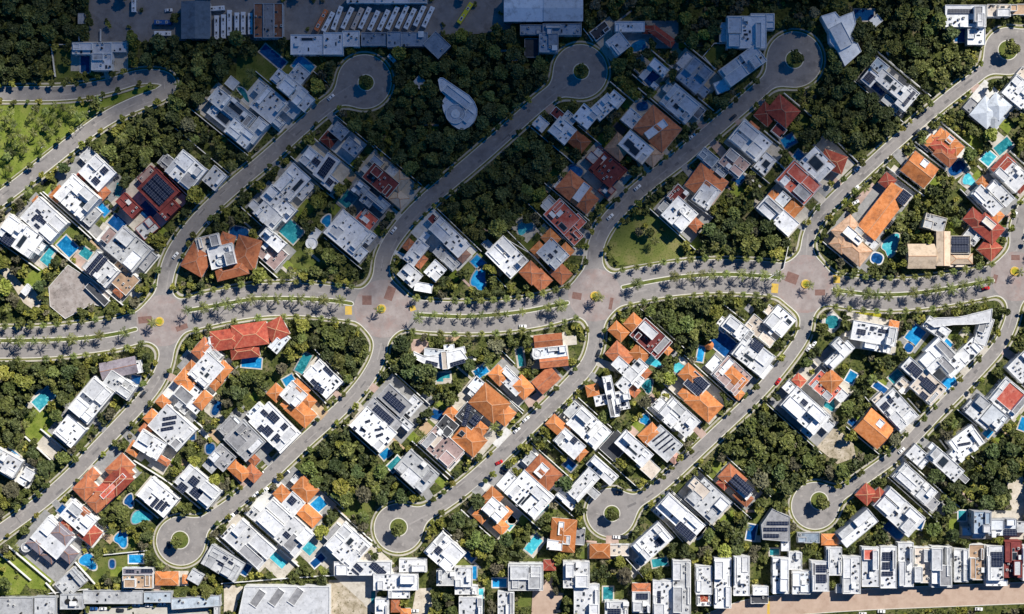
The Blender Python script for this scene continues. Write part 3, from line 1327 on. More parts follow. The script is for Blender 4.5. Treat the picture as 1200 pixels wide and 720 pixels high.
@ 800 540
H 42 house
F 120 188 176 142 g
F 76 130 100 60 w h8
H 42 house
P 234 82 110 82 t
P 284 170 84 52 t h5.4
F 262 124 140 44 w h6.6
S 276 116 112 52
P 200 96 50 70 r h5
H 0 house
X G 6.5 368 300 420 225 472 250 502 262 502 380 374 370
S 446 293 100 18
S 436 322 112 18
S 416 352 72 18
F 482 394 42 60 w h5
O 322 336 40 72 10 rect deep
O 85 326 28 76 36 oval turq
H 0 house
F 590 362 104 48 b h4
P 690 370 78 50 o h4
F 818 316 196 80 w a-40
F 756 366 60 50 g h4
L bright 165 270 235 230 250 250 200 320
L dull 60 370 150 340 150 400 60 410
H 0 row
F 100 560 76 134 w
F 100 640 68 82 w h5
P 100 636 34 48 r h5.6
H 0 row
F 188 574 80 236 w
H 0 row
F 276 540 76 186 w
H 0 row
F 366 610 72 42 w h5
F 360 650 82 40 d h3.4
H 0 row
F 460 540 76 168 w
O 430 428 44 30 0 rect teal
H 0 row
F 528 470 62 82 g h5
F 556 572 84 108 w
H 0 row
F 644 542 82 142 w
S 645 505 60 34
S 645 552 60 40
H 0 row
F 710 472 72 132 w
F 736 600 36 40 w h4
H 0 row
F 792 536 84 176 w
@ 1000 540
H 0 row
F 80 498 80 186 w
F 80 440 62 50 r h8
H 0 row
F 165 500 76 196 w
S 162 448 52 40
S 154 492 36 34
S 160 530 52 22
H 0 row
F 246 488 72 206 w
H 0 row
F 326 490 78 166 c
H 0 row
F 414 498 96 192 g
H 0 row
F 506 490 66 158 g
H 0 row
F 578 476 72 166 s
H 0 row
F 664 480 80 162 w
S 672 462 56 70
F 672 572 102 30 w h4
H 0 row
F 748 462 82 172 R
K 756 448 24 40
H 0 row
F 816 480 46 166 w
H 0 house
F 606 290 82 104 b h11
F 588 342 60 46 w h6.4
F 700 312 132 78 w h5
S 736 336 62 34
F 542 332 66 40 w h4
O 510 258 36 46 0 rect teal
H 42 house
F 292 112 202 88 w
F 232 62 60 90 w h5
H 42 house
P 62 158 74 76 r h5
P 122 170 62 66 r h5.4
F 216 240 222 122 w
O 305 292 44 52 20 rect deep
O 190 326 100 50 42 rect deep
V cream 720 100 790 60 830 200 790 280 740 240
W 320 480 325 540
C 130 705 3 w
C 42 716 3 w
C 586 694 3 w
"""
# ------------------------------------------------------------------ roads (photo pixels)
BOUL = [('A', [(-90, 402), (0, 402), (50, 401.5), (88, 398), (125, 393), (150, 388), (190, 375)], 17.5, [(-90, 400), (0, 399.5), (50, 399), (100, 397), (140, 391), (159, 386)]),
        ('B', [(190, 375), (220, 369), (250, 361), (287, 354), (320, 350.5), (360, 351), (400, 355.5), (450, 362)], 18.5, [(221, 364), (250, 359), (287, 352), (300, 350), (350, 350), (387, 352), (412, 356)]),
        ('C', [(450, 362), (490, 370), (525, 372), (560, 372.5), (600, 370), (637, 364), (665, 356), (698, 346)], 17.5, [(490, 369), (525, 371), (550, 371.5), (600, 367.5), (632, 362), (665, 355)]),
        ('D', [(697, 346), (730, 338), (762, 331), (800, 325.5), (850, 323), (900, 326), (943, 333)], 19, [(730, 337), (762, 330), (800, 324), (850, 321), (900, 324), (913, 326)]),
        ('E', [(943, 333), (980, 341), (1012, 345), (1050, 346), (1087, 343), (1125, 337), (1165, 329), (1195, 322)], 17.5, [(977, 340), (1012, 345), (1050, 346), (1087, 342.5), (1125, 336), (1163, 329)]),
        ('F', [(1195, 322), (1240, 308), (1290, 290)], 17.5, [(1222, 313), (1290, 290)])]
ROUND = [(190, 376, 27), (449, 362, 31), (697, 346, 28), (943, 333, 31), (1190, 324, 26)]
STREETS = {   # name: polyline starting at the boulevard, half width, cul-de-sac (x, y, r, island x, y, r)
 'park street': ([(-90, 310), (-30, 255), (10, 226), (50, 195), (90, 163), (125, 138), (160, 121), (187, 112), (200, 102), (195, 91), (165, 89), (135, 99), (100, 107), (67, 110), (30, 110), (-90, 110)], 7.7, None),
 'first upper street': ([(190, 376), (191, 345), (196, 315), (208, 288), (237, 252), (275, 217), (312, 187), (350, 152), (385, 122), (427, 95)], 8.2, (427, 96, 31, 429, 97, 10)),
 'second upper street': ([(447, 362), (446, 325), (450, 295), (475, 260), (505, 231), (540, 202), (575, 172), (610, 140), (640, 114), (680, 85)], 8.7, (680, 84, 31, 681, 84, 10)),
 'third upper street': ([(697, 346), (696, 315), (697, 290), (707, 266), (730, 240), (760, 213), (795, 187), (813, 172), (850, 140), (883, 112), (905, 92), (935, 70)], 8.7, (931, 70, 32, 931, 70, 11)),
 'fourth upper street': ([(943, 333), (945, 300), (947, 277), (960, 252), (990, 222), (1033, 182), (1067, 152), (1100, 124), (1135, 97), (1180, 62), (1215, 35)], 6.7, (1181, 60, 27, 1181, 59, 12)),
 'fifth upper street': ([(1190, 325), (1192, 292), (1191, 265), (1200, 243), (1225, 220), (1290, 170)], 7.7, None),
 'first lower street': ([(190, 376), (196, 400), (195, 420), (187, 443), (170, 467), (140, 499), (110, 530), (83, 559), (50, 588), (0, 624), (-90, 690)], 7.7, None),
 'second lower street': ([(447, 362), (447, 397), (444, 420), (430, 445), (412, 467), (390, 488), (365, 510), (340, 533), (310, 562), (275, 590), (245, 610), (212, 632)], 7.7, (212, 634, 28, 211, 633, 11)),
 'third lower street': ([(697, 346), (699, 385), (698, 405), (690, 428), (668, 452), (645, 476), (617, 502), (590, 530), (560, 558), (533, 580), (503, 600), (465, 618)], 8.2, (467, 619, 28, 467, 618, 11)),
 'fourth lower street': ([(943, 333), (946, 372), (942, 393), (925, 418), (900, 449), (875, 475), (848, 500), (815, 531), (785, 560), (755, 584), (715, 602)], 6.7, (716, 601, 28, 717, 602, 10)),
 'fifth lower street': ([(1190, 325), (1189, 355), (1185, 378), (1172, 405), (1150, 430), (1125, 456), (1100, 481), (1075, 508), (1055, 530), (1033, 546), (1010, 562), (985, 580), (955, 592)], 6.7, (955, 593, 27, 960, 587, 11)),
}
BOTTOM = [(835, 730), (870, 716), (900, 711), (1000, 703), (1100, 699), (1200, 695), (1290, 692)]
GX0, GX1, GY0, GY1 = -90, 1290, -80, 800
STEP = 2.0
gx = np.arange(GX0, GX1 + .1, STEP); gy = np.arange(GY0, GY1 + .1, STEP)
XX, YY = np.meshgrid(gx, gy)
def dseg(poly, X=None, Y=None):
    X = XX if X is None else X; Y = YY if Y is None else Y
    best = np.full(X.shape, 1e9)
    for (x0, y0), (x1, y1) in zip(poly, poly[1:]):
        dx, dy = x1 - x0, y1 - y0
        t = np.clip(((X - x0) * dx + (Y - y0) * dy) / (dx * dx + dy * dy), 0, 1)
        best = np.minimum(best, np.hypot(X - x0 - t * dx, Y - y0 - t * dy))
    return best
def smooth(poly, it=2):
    for _ in range(it):
        q = [poly[0]]
        for a, b in zip(poly, poly[1:]):
            q += [(a[0] * .75 + b[0] * .25, a[1] * .75 + b[1] * .25), (a[0] * .25 + b[0] * .75, a[1] * .25 + b[1] * .75)]
        q.append(poly[-1]); poly = q
    return poly
def smin(a, b, k):
    h = np.clip(0.5 + 0.5 * (b - a) / k, 0, 1)
    return b * (1 - h) + a * h - k * h * (1 - h)
BS = [(n, smooth(p), hw, smooth(m)) for n, p, hw, m in BOUL]
SS = {n: (smooth(p), hw, c) for n, (p, hw, c) in STREETS.items()}
dB = np.full(XX.shape, 1e3); dI = np.full(XX.shape, 1e3)
for n, p, hw, m in BS:
    dB = np.minimum(dB, dseg(p) - hw)
    dI = np.minimum(dI, dseg(m) - 3.0)
for x, y, r in ROUND: dB = smin(dB, np.hypot(XX - x, YY - y) - r, 8)
dS = np.full(XX.shape, 1e3)
for n, (p, hw, c) in SS.items():
    d = dseg(p) - hw
    if c:
        d = smin(d, np.hypot(XX - c[0], YY - c[1]) - c[2], 14)
        dI = np.minimum(dI, np.hypot(XX - c[3], YY - c[4]) - c[5])
    dS = np.minimum(dS, d)
dR = smin(dB, dS, 16)
ROADI = [(187, 377, 5.5), (447, 362, 5.5), (697, 347, 5.5), (944, 333, 5.5), (1189, 318, 5.5)]
for x, y, r in ROADI: dI = np.minimum(dI, np.hypot(XX - x, YY - y) - r)
dA = np.maximum(dR, -dI)                   # asphalt where negative

def band(field, lo, hi):
    """polygons of the grid cells with lo <= field <= hi, clipped exactly on the iso-lines"""
    f = field; a, b, c, d = f[:-1, :-1], f[:-1, 1:], f[1:, 1:], f[1:, :-1]
    mn = np.minimum(np.minimum(a, b), np.minimum(c, d)); mx = np.maximum(np.maximum(a, b), np.maximum(c, d))
    full = (mn >= lo) & (mx <= hi); part = ~full & (mx > lo) & (mn < hi)
    out = []
    for j in range(full.shape[0]):                  # runs of full cells become one long quad
        row = full[j]; i = 0; idx = np.flatnonzero(np.diff(np.concatenate(([0], row.view(np.int8), [0]))))
        for s, e in zip(idx[::2], idx[1::2]):
            out.append([(gx[s], gy[j]), (gx[e], gy[j]), (gx[e], gy[j + 1]), (gx[s], gy[j + 1])])
    def clip(pts, t, sign):
        r = []
        n = len(pts)
        for i in range(n):
            p, q = pts[i], pts[(i + 1) % n]
            vp, vq = sign * (p[2] - t), sign * (q[2] - t)
            if vp >= 0: r.append(p)
            if (vp >= 0) != (vq >= 0):
                k = vp / (vp - vq); r.append((p[0] + (q[0] - p[0]) * k, p[1] + (q[1] - p[1]) * k, t))
        return r
    for j, i in zip(*np.nonzero(part)):
        P = [(gx[i], gy[j], f[j, i]), (gx[i + 1], gy[j], f[j, i + 1]), (gx[i + 1], gy[j + 1], f[j + 1, i + 1]), (gx[i], gy[j + 1], f[j + 1, i])]
        for T in ((P[0], P[1], P[2]), (P[0], P[2], P[3])):
            q = clip(list(T), lo, 1)
            if len(q) > 2: q = clip(q, hi, -1)
            if len(q) > 2: out.append([(p[0], p[1]) for p in q])
    return out
def sheet(name, polys, z, m):
    b = MB()
    for p in polys: b.poly([(*W2(x, y), z) for x, y in p[::-1]])
    return struct(b.obj(name, m))
def kerb_faces(field, t, z0, z1, name, m):
    b = MB(); f = field
    a = f[:-1, :-1]; mn = np.minimum.reduce([f[:-1, :-1], f[:-1, 1:], f[1:, 1:], f[1:, :-1]]); mx = np.maximum.reduce([f[:-1, :-1], f[:-1, 1:], f[1:, 1:], f[1:, :-1]])
    for j, i in zip(*np.nonzero((mn < t) & (mx > t))):
        P = [(gx[i], gy[j], f[j, i]), (gx[i + 1], gy[j], f[j, i + 1]), (gx[i + 1], gy[j + 1], f[j + 1, i + 1]), (gx[i], gy[j + 1], f[j + 1, i])]
        for T in ((P[0], P[1], P[2]), (P[0], P[2], P[3])):
            h = []
            for k in range(3):
                p, q = T[k], T[(k + 1) % 3]
                if (p[2] - t) * (q[2] - t) < 0:
                    s = (t - p[2]) / (q[2] - p[2]); h.append(W2(p[0] + (q[0] - p[0]) * s, p[1] + (q[1] - p[1]) * s))
            if len(h) == 2: b.poly([(*h[0], z0), (*h[1], z0), (*h[1], z1), (*h[0], z1)])
    return struct(b.obj(name, m))

# the far ground: one sheet to the horizon
b = MB(); b.poly([(-6000, -6000, 0), (6000, -6000, 0), (6000, 6000, 0), (-6000, 6000, 0)])
struct(b.obj('ground', M_GROUND))
sheet('road', band(dA, -1e4, 0), 0.02, M_ASPHALT)
sheet('kerb', band(dR, 0, 1.0), 0.14, M_KERB)
sheet('road_verge', band(dR, 1.0, 3.0), 0.132, M_VERGE)
sheet('pavement', band(dR, 3.0, 5.0), 0.136, M_WALK)
kerb_faces(dR, 0.0, 0.0, 0.14, 'kerb_face', M_KERB)
sheet('median_kerb', band(dI, -1.05, 0), 0.14, M_KERB)
sheet('median_grass', band(dI, -1e4, -1.05), 0.15, M_LAWN['dull'])
kerb_faces(dI, 0.0, 0.0, 0.14, 'median_kerb_face', M_KERB)
# paved junctions
dJ = np.full(XX.shape, 1e3)
for x, y, r in ROUND: dJ = np.minimum(dJ, np.hypot(XX - x, YY - y) - r - 3)
sheet('junction_paving', band(np.maximum(dJ, dA + 0.6), -1e4, 0), 0.026, M_PAVE['road'])
dBt = np.maximum(dseg(smooth(BOTTOM)) - 12.0, -1e3)
sheet('bottom_road', band(dBt, -1e4, 0), 0.16, M_PAVE['tan'])
sheet('bottom_kerb', band(dBt, 0, 0.8), 0.26, M_KERB)
kerb_faces(dBt, 0.0, 0.0, 0.26, 'bottom_kerb_face', M_KERB)

# repairs, trench patches and worn wheel tracks in the asphalt
rp = random.Random(4)
for nm_, cm_, cnt_, z_ in (('road_patches', [(0.15, 0.142, 0.14), (0.20, 0.19, 0.185)], 90, .023), ('worn_asphalt', [(0.29, 0.27, 0.255), (0.36, 0.335, 0.315)], 110, .0245)):
    b = MB(); mm_ = mat(nm_, cm_, .5, .9, .15)
    lines_ = [(p, hw) for p, hw, c in SS.values()] + [(p, hw) for n, p, hw, m in BS]
    done = []
    for _ in range(cnt_ * 6):
        if len(done) >= cnt_: break
        p, hw = rp.choice(lines_); i = rp.randrange(len(p) - 1); (x0, y0), (x1, y1) = p[i], p[i + 1]; t_ = rp.random(); l = math.hypot(x1 - x0, y1 - y0)
        if l < 1: continue
        u = ((x1 - x0) / l, (y1 - y0) / l); o = rp.uniform(-.75, .75) * hw
        x, y = x0 + (x1 - x0) * t_ - u[1] * o, y0 + (y1 - y0) * t_ + u[0] * o
        L_, W_ = (rp.uniform(3, 12), rp.uniform(1.2, 3.5)) if nm_ == 'road_patches' else (rp.uniform(8, 26), rp.uniform(.8, 1.8))
        if rp.random() < .25 and nm_ == 'road_patches': L_, W_ = 1.2, hw * 1.2
        if any(math.hypot(x - a, y - b_) < 20 for a, b_ in done): continue
        q = [(x + u[0] * sx * L_ / 2 - u[1] * sy * W_ / 2, y + u[1] * sx * L_ / 2 + u[0] * sy * W_ / 2) for sx, sy in ((-1, -1), (-1, 1), (1, 1), (1, -1))]
        v_ = [dA[int(round((b_ - GY0) / STEP)), int(round((a - GX0) / STEP))] if GX0 < a < GX1 - 2 and GY0 < b_ < GY1 - 2 else 1 for a, b_ in q]
        if max(v_) > -1.2 or dJ[int((y - GY0) / STEP), int((x - GX0) / STEP)] < 12: continue
        done.append((x, y)); b.poly([(*W2(*k), z_) for k in q])
    struct(b.obj(nm_, mm_))

# ------------------------------------------------------------------ occupancy (1 cell per photo pixel)
OH, OW = GY1 - GY0, GX1 - GX0
OCC = np.zeros((OH, OW), np.uint8)          # 1 hard, 2 soft paving, 3 lawn
def fill(poly, val, grow=0.0):
    if grow:
        cx = sum(p[0] for p in poly) / len(poly); cy = sum(p[1] for p in poly) / len(poly)
        poly = [(x + (x - cx) / max(1e-6, math.hypot(x - cx, y - cy)) * grow, y + (y - cy) / max(1e-6, math.hypot(x - cx, y - cy)) * grow) for x, y in poly]
    x0 = max(GX0, int(min(p[0] for p in poly))); x1 = min(GX1 - 1, int(max(p[0] for p in poly)) + 1)
    y0 = max(GY0, int(min(p[1] for p in poly))); y1 = min(GY1 - 1, int(max(p[1] for p in poly)) + 1)
    if x1 <= x0 or y1 <= y0: return
    X, Y = np.meshgrid(np.arange(x0, x1) + .5, np.arange(y0, y1) + .5)
    ins = np.zeros(X.shape, bool)
    for (ax, ay), (bx, by) in zip(poly, poly[1:] + poly[:1]):
        if ay == by: continue
        c = ((ay > Y) != (by > Y)) & (X < (bx - ax) * (Y - ay) / (by - ay) + ax)
        ins ^= c
    sub = OCC[y0 - GY0:y1 - GY0, x0 - GX0:x1 - GX0]
    if val == 1: sub[ins] = 1
    else: sub[ins & (sub == 0)] = val
def interp(field, x, y):
    fx = (x - GX0) / STEP; fy = (y - GY0) / STEP; i = int(fx); j = int(fy); fx -= i; fy -= j
    if 0 <= j < field.shape[0] - 1 and 0 <= i < field.shape[1] - 1:
        return float((field[j, i] * (1 - fx) + field[j, i + 1] * fx) * (1 - fy) + (field[j + 1, i] * (1 - fx) + field[j + 1, i + 1] * fx) * fy)
    return 1e3

# ------------------------------------------------------------------ parse the survey
class House: pass
houses = []; pools = []; lawns = []; paves = []; walls = []; cars = []; buses = []
ox = oy = 0; cur = None
def opts(tok):
    h = a = None
    for t in tok:
        if t[0] == 'h': h = float(t[1:])
        elif t[0] == 'a': a = float(t[1:])
    return h, a
for line in DATA.strip().splitlines():
    t = line.split()
    if not t: continue
    k = t[0]
    Z = lambda i: float(t[i])
    PX = lambda i: ox + float(t[i]) / 4
    PY = lambda i: oy + float(t[i]) / 4
    if k == '@': ox, oy = float(t[1]), float(t[2])
    elif k == 'H':
        cur = House(); bits = [s.strip() for s in line.split('|')]; q = bits[0].split()
        cur.a = float(q[1]); cur.kind = q[2]; cur.label = bits[1] if len(bits) > 1 else None; cur.ref = bits[2] if len(bits) > 2 else None
        cur.blocks = []; cur.s = []; cur.k = []; cur.fans = []; houses.append(cur)
    elif k in 'FPG':
        h, a = opts(t[6:])
        cur.blocks.append(dict(k=k, x=PX(1), y=PY(2), L=Z(3) / 4, W=Z(4) / 4, c=t[5], h=h or (6.0 if k != 'F' else 7.0), a=cur.a if a is None else a))
    elif k in 'YQ':
        h, a = opts(t[5:])
        cur.blocks.append(dict(k=k, x=PX(1), y=PY(2), L=Z(3) / 4, W=Z(3) / 4, c=t[4], h=h or 5.0, a=0))
    elif k == 'X':
        P = [(PX(i), PY(i + 1)) for i in range(3, len(t), 2)]
        x = sum(p[0] for p in P) / len(P); y = sum(p[1] for p in P) / len(P)
        cur.blocks.append(dict(k='X', P=P, x=x, y=y, L=max(p[0] for p in P) - min(p[0] for p in P), W=max(p[1] for p in P) - min(p[1] for p in P), c=t[1], h=float(t[2]), a=0))
    elif k in 'SK':
        if float(t[3]) < 4: continue
        (cur.s if k == 'S' else cur.k).append(dict(x=PX(1), y=PY(2), L=Z(3) / 4, W=Z(4) / 4, a=float(t[5]) if len(t) > 5 else cur.a))
    elif k == 'N': cur.fans.append((PX(1), PY(2)))
    elif k == 'T': paves.append(dict(x=PX(1), y=PY(2), L=Z(3) / 4, W=Z(4) / 4, c=t[5], a=float(t[6]) if len(t) > 6 else (cur.a if cur else 0)))
    elif k == 'V': paves.append(dict(P=[(PX(i), PY(i + 1)) for i in range(2, len(t), 2)], c=t[1]))
    elif k == 'L': lawns.append((t[1], [(PX(i), PY(i + 1)) for i in range(2, len(t), 2)]))
    elif k == 'W': walls.append([(PX(i), PY(i + 1)) for i in range(1, len(t), 2)])
    elif k == 'O': pools.append(dict(x=PX(1), y=PY(2), L=Z(3) / 4, W=Z(4) / 4, a=Z(5), shape=t[6], col=t[7], house=cur))
    elif k == 'B': buses.append((PX(1), PY(2), Z(3) / 4, Z(4), t[5]))
    elif k == 'C': cars.append((PX(1), PY(2), Z(3), t[4]))
# large paved and grassed areas in plain photo pixels
paves.append(dict(P=[(104, 0), (104, 50), (150, 50), (212, 48), (300, 48), (560, 40), (600, 34), (600, -70), (104, -70)], c='depot'))
lawns.append(('bright', [(-90, 125), (0, 124), (60, 122.5), (112, 120), (148, 109), (176, 99), (183, 104), (160, 111), (120, 128), (85, 153), (40, 188), (0, 219), (-90, 290)]))
lawns.append(('dull', [(278, 60), (350, 74), (345, 100), (310, 118), (276, 100)]))
paves.append(dict(P=[(255, 0), (330, 0), (330, 6), (255, 6)], c='depot'))
# ------------------------------------------------------------------ houses
def axes(a):
    r = math.radians(a)
    return (math.cos(r), -math.sin(r)), (-math.sin(r), -math.cos(r))
def pxrect(b, grow=0.0):
    r = math.radians(b['a']); u = (math.cos(r), math.sin(r)); v = (-math.sin(r), math.cos(r))
    l, w = b['L'] / 2 + grow, b['W'] / 2 + grow
    return [(b['x'] + u[0] * sx * l + v[0] * sy * w, b['y'] + u[1] * sx * l + v[1] * sy * w) for sx, sy in ((-1, -1), (1, -1), (1, 1), (-1, 1))]
def inside(b, x, y, m=0.0):
    if b['k'] == 'X':
        ins = False; P = b['P']
        for (ax, ay), (bx, by) in zip(P, P[1:] + P[:1]):
            if (ay > y) != (by > y) and x < (bx - ax) * (y - ay) / (by - ay) + ax: ins = not ins
        return ins
    if b['k'] in 'YQ': return math.hypot(x - b['x'], y - b['y']) < b['L'] / 2 + m
    r = math.radians(b['a']); dx, dy = x - b['x'], y - b['y']
    return abs(dx * math.cos(r) + dy * math.sin(r)) < b['L'] / 2 + m and abs(-dx * math.sin(r) + dy * math.cos(r)) < b['W'] / 2 + m

# which street, which side, how far from the boulevard
for hs in houses:
    A = sum(b['L'] * b['W'] for b in hs.blocks)
    hs.x = sum(b['x'] * b['L'] * b['W'] for b in hs.blocks) / A; hs.y = sum(b['y'] * b['L'] * b['W'] for b in hs.blocks) / A
    hs.area = A
    hs.street = None
    best = 1e9
    for n, (p, hw, c) in SS.items():
        s = 0
        for (x0, y0), (x1, y1) in zip(p, p[1:]):
            dx, dy = x1 - x0, y1 - y0; l2 = dx * dx + dy * dy
            tt = max(0, min(1, ((hs.x - x0) * dx + (hs.y - y0) * dy) / l2))
            qx, qy = x0 + dx * tt, y0 + dy * tt
            d = math.hypot(hs.x - qx, hs.y - qy) - hw
            if d < best:
                best = d; cr = dx * (hs.y - y0) - dy * (hs.x - x0)
                upper = 'upper' in n or 'park' in n
                side = ('right' if cr > 0 else 'left') if upper else ('left' if cr > 0 else 'right')
                hs.street = n; hs.side = side; hs.s_ = s + math.sqrt(l2) * tt; hs.q = (qx, qy)
            s += math.sqrt(l2)
    hs.d = best
groups = {}
for hs in houses:
    if hs.kind == 'house' and hs.label is None: groups.setdefault((hs.street, hs.side), []).append(hs)
for (st, sd), L_ in groups.items():
    L_.sort(key=lambda q: q.s_)
    for i, hs in enumerate(L_):
        hs.ref = '%s house from %s, %s side of %s' % (ordn(i + 1), 'the boulevard' if 'park' not in st else 'left edge', sd, st)
        hs.ordn = i + 1
rows = sorted([h for h in houses if h.kind == 'row'], key=lambda q: q.x)
for i, hs in enumerate(rows):
    hs.ref = '%s terrace house from left in the bottom row' % ordn(i + 1)
def look(hs):
    fl = {}; ti = {}
    for b in hs.blocks:
        (fl if b['k'] in 'FXY' else ti).setdefault(b['c'], 0); (fl if b['k'] in 'FXY' else ti)[b['c']] += b['L'] * b['W']
    A = sum(fl.values()) + sum(ti.values())
    tf = max(fl, key=fl.get) if fl else None; tt = max(ti, key=ti.get) if ti else None
    if tt and (not tf or sum(ti.values()) > 0.75 * A): s = CNAME[tt] + ' tiled'
    elif tt and sum(ti.values()) > 0.25 * A: s = CNAME[tf] + ' and ' + CNAME[tt]
    else: s = CNAME[tf] + ' flat-roofed'
    if hs.s: s += ' solar'
    return s
STREETY = {'road': 0}
LEVELS = []
def nextz(poly):
    x0, x1 = min(p[0] for p in poly), max(p[0] for p in poly); y0, y1 = min(p[1] for p in poly), max(p[1] for p in poly)
    used = {l for a, b_, c, d, l in LEVELS if a < x1 and b_ > x0 and c < y1 and d > y0}
    l = 0
    while l in used: l += 1
    LEVELS.append((x0, x1, y0, y1, l))
    return 0.165 + 0.004 * min(l, 26)
def slab(name, poly, m, z=None):
    b = MB(); z = nextz(poly) if z is None else z
    pts = [(*W2(x, y), z) for x, y in poly]
    a = sum(pts[i][0] * pts[(i + 1) % len(pts)][1] - pts[(i + 1) % len(pts)][0] * pts[i][1] for i in range(len(pts)))
    if a < 0: pts = pts[::-1]
    p2 = [(p[0], p[1]) for p in pts]
    b.prism(p2, 0.0, z)
    return struct(b.obj(name, m))

# shared small meshes
def unit_mesh():
    b = MB(); b.box((0, 0), (1, 0), (0, 1), 1.0, 0.9, 0.08, 0.85, 0); b.cyl((0, 0), 0.34, 0.85, 0.9, 12, 1)
    b.box((-.35, 0), (1, 0), (0, 1), .1, .9, 0, .08, 1); b.box((.35, 0), (1, 0), (0, 1), .1, .9, 0, .08, 1)
    return b.data('air_conditioner', [M_ACW, M_DARK])
def tank_mesh():
    b = MB(); b.cyl((0, 0), 0.62, 0.0, 1.15, 14, 0); b.cyl((0, 0), 0.62, 1.15, 1.4, 14, 0, 0.25); b.cyl((0, 0), 0.22, 1.4, 1.5, 10, 0)
    return b.data('water_tank', [M_TANK])
def sky_mesh():
    b = MB(); b.box((0, 0), (1, 0), (0, 1), 1, 1, 0, 0.22, 0); b.box((0, 0), (1, 0), (0, 1), .86, .86, 0.22, 0.26, 1)
    return b.data('skylight', [M_FRAME, M_GLASS])
def room_mesh():
    b = MB(); b.box((0, 0), (1, 0), (0, 1), 1, 1, 0, 1, 0); b.box((0, 0), (1, 0), (0, 1), 1.12, 1.12, 1.0, 1.06, 0)
    return b.data('roof_stair_room', [M_WALL['w']])
def vent_mesh():
    b = MB(); b.cyl((0, 0), 0.16, 0, 0.6, 8, 0); b.cyl((0, 0), 0.3, 0.6, 0.72, 8, 1)
    return b.data('vent_pipe', [M_ACW, M_FRAME])
def win_mesh():   # unit width/height, standing in XZ, outward +Y
    b = MB()
    b.poly([(-.5, .03, 0), (-.5, .03, 1), (.5, .03, 1), (.5, .03, 0)], 1)
    for x0, x1, z0, z1 in ((-.5, -.45, 0, 1), (.45, .5, 0, 1), (-.45, .45, 0, .06), (-.45, .45, .94, 1), (-.02, .02, .06, .94)):
        b.poly([(x0, .06, z0), (x0, .06, z1), (x1, .06, z1), (x1, .06, z0)], 0)
        b.poly([(x0, .03, z1), (x1, .03, z1), (x1, .06, z1), (x0, .06, z1)][::-1], 0)
    return b.data('window', [M_FRAME, M_GLASS])
def door_mesh():
    b = MB(); b.box((0, .03), (1, 0), (0, 1), 1.2, .06, 0, 2.3, 0); h = MB(); h.box((0.45, .08), (1, 0), (0, 1), .06, .05, 1.0, 1.15)
    return b.data('door', M_WOOD), h.data('handle', M_FRAME)
UM, TM_, SM_, RM, VM, WM, DM = unit_mesh(), tank_mesh(), sky_mesh(), room_mesh(), vent_mesh(), win_mesh(), door_mesh()
def fan_mesh():
    b = MB(); b.cyl((0, 0), 1.6, 0, 0.7, 18, 0); b.cyl((0, 0), 1.4, .7, .74, 18, 1)
    for i in range(4):
        a = i * 1.5708; b.box((math.cos(a) * .7, math.sin(a) * .7), (math.cos(a), math.sin(a)), (-math.sin(a), math.cos(a)), 1.3, .3, .76, .8, 0)
    return b.data('roof_fan', [M_DARK, M_TYRE])
FM = fan_mesh()

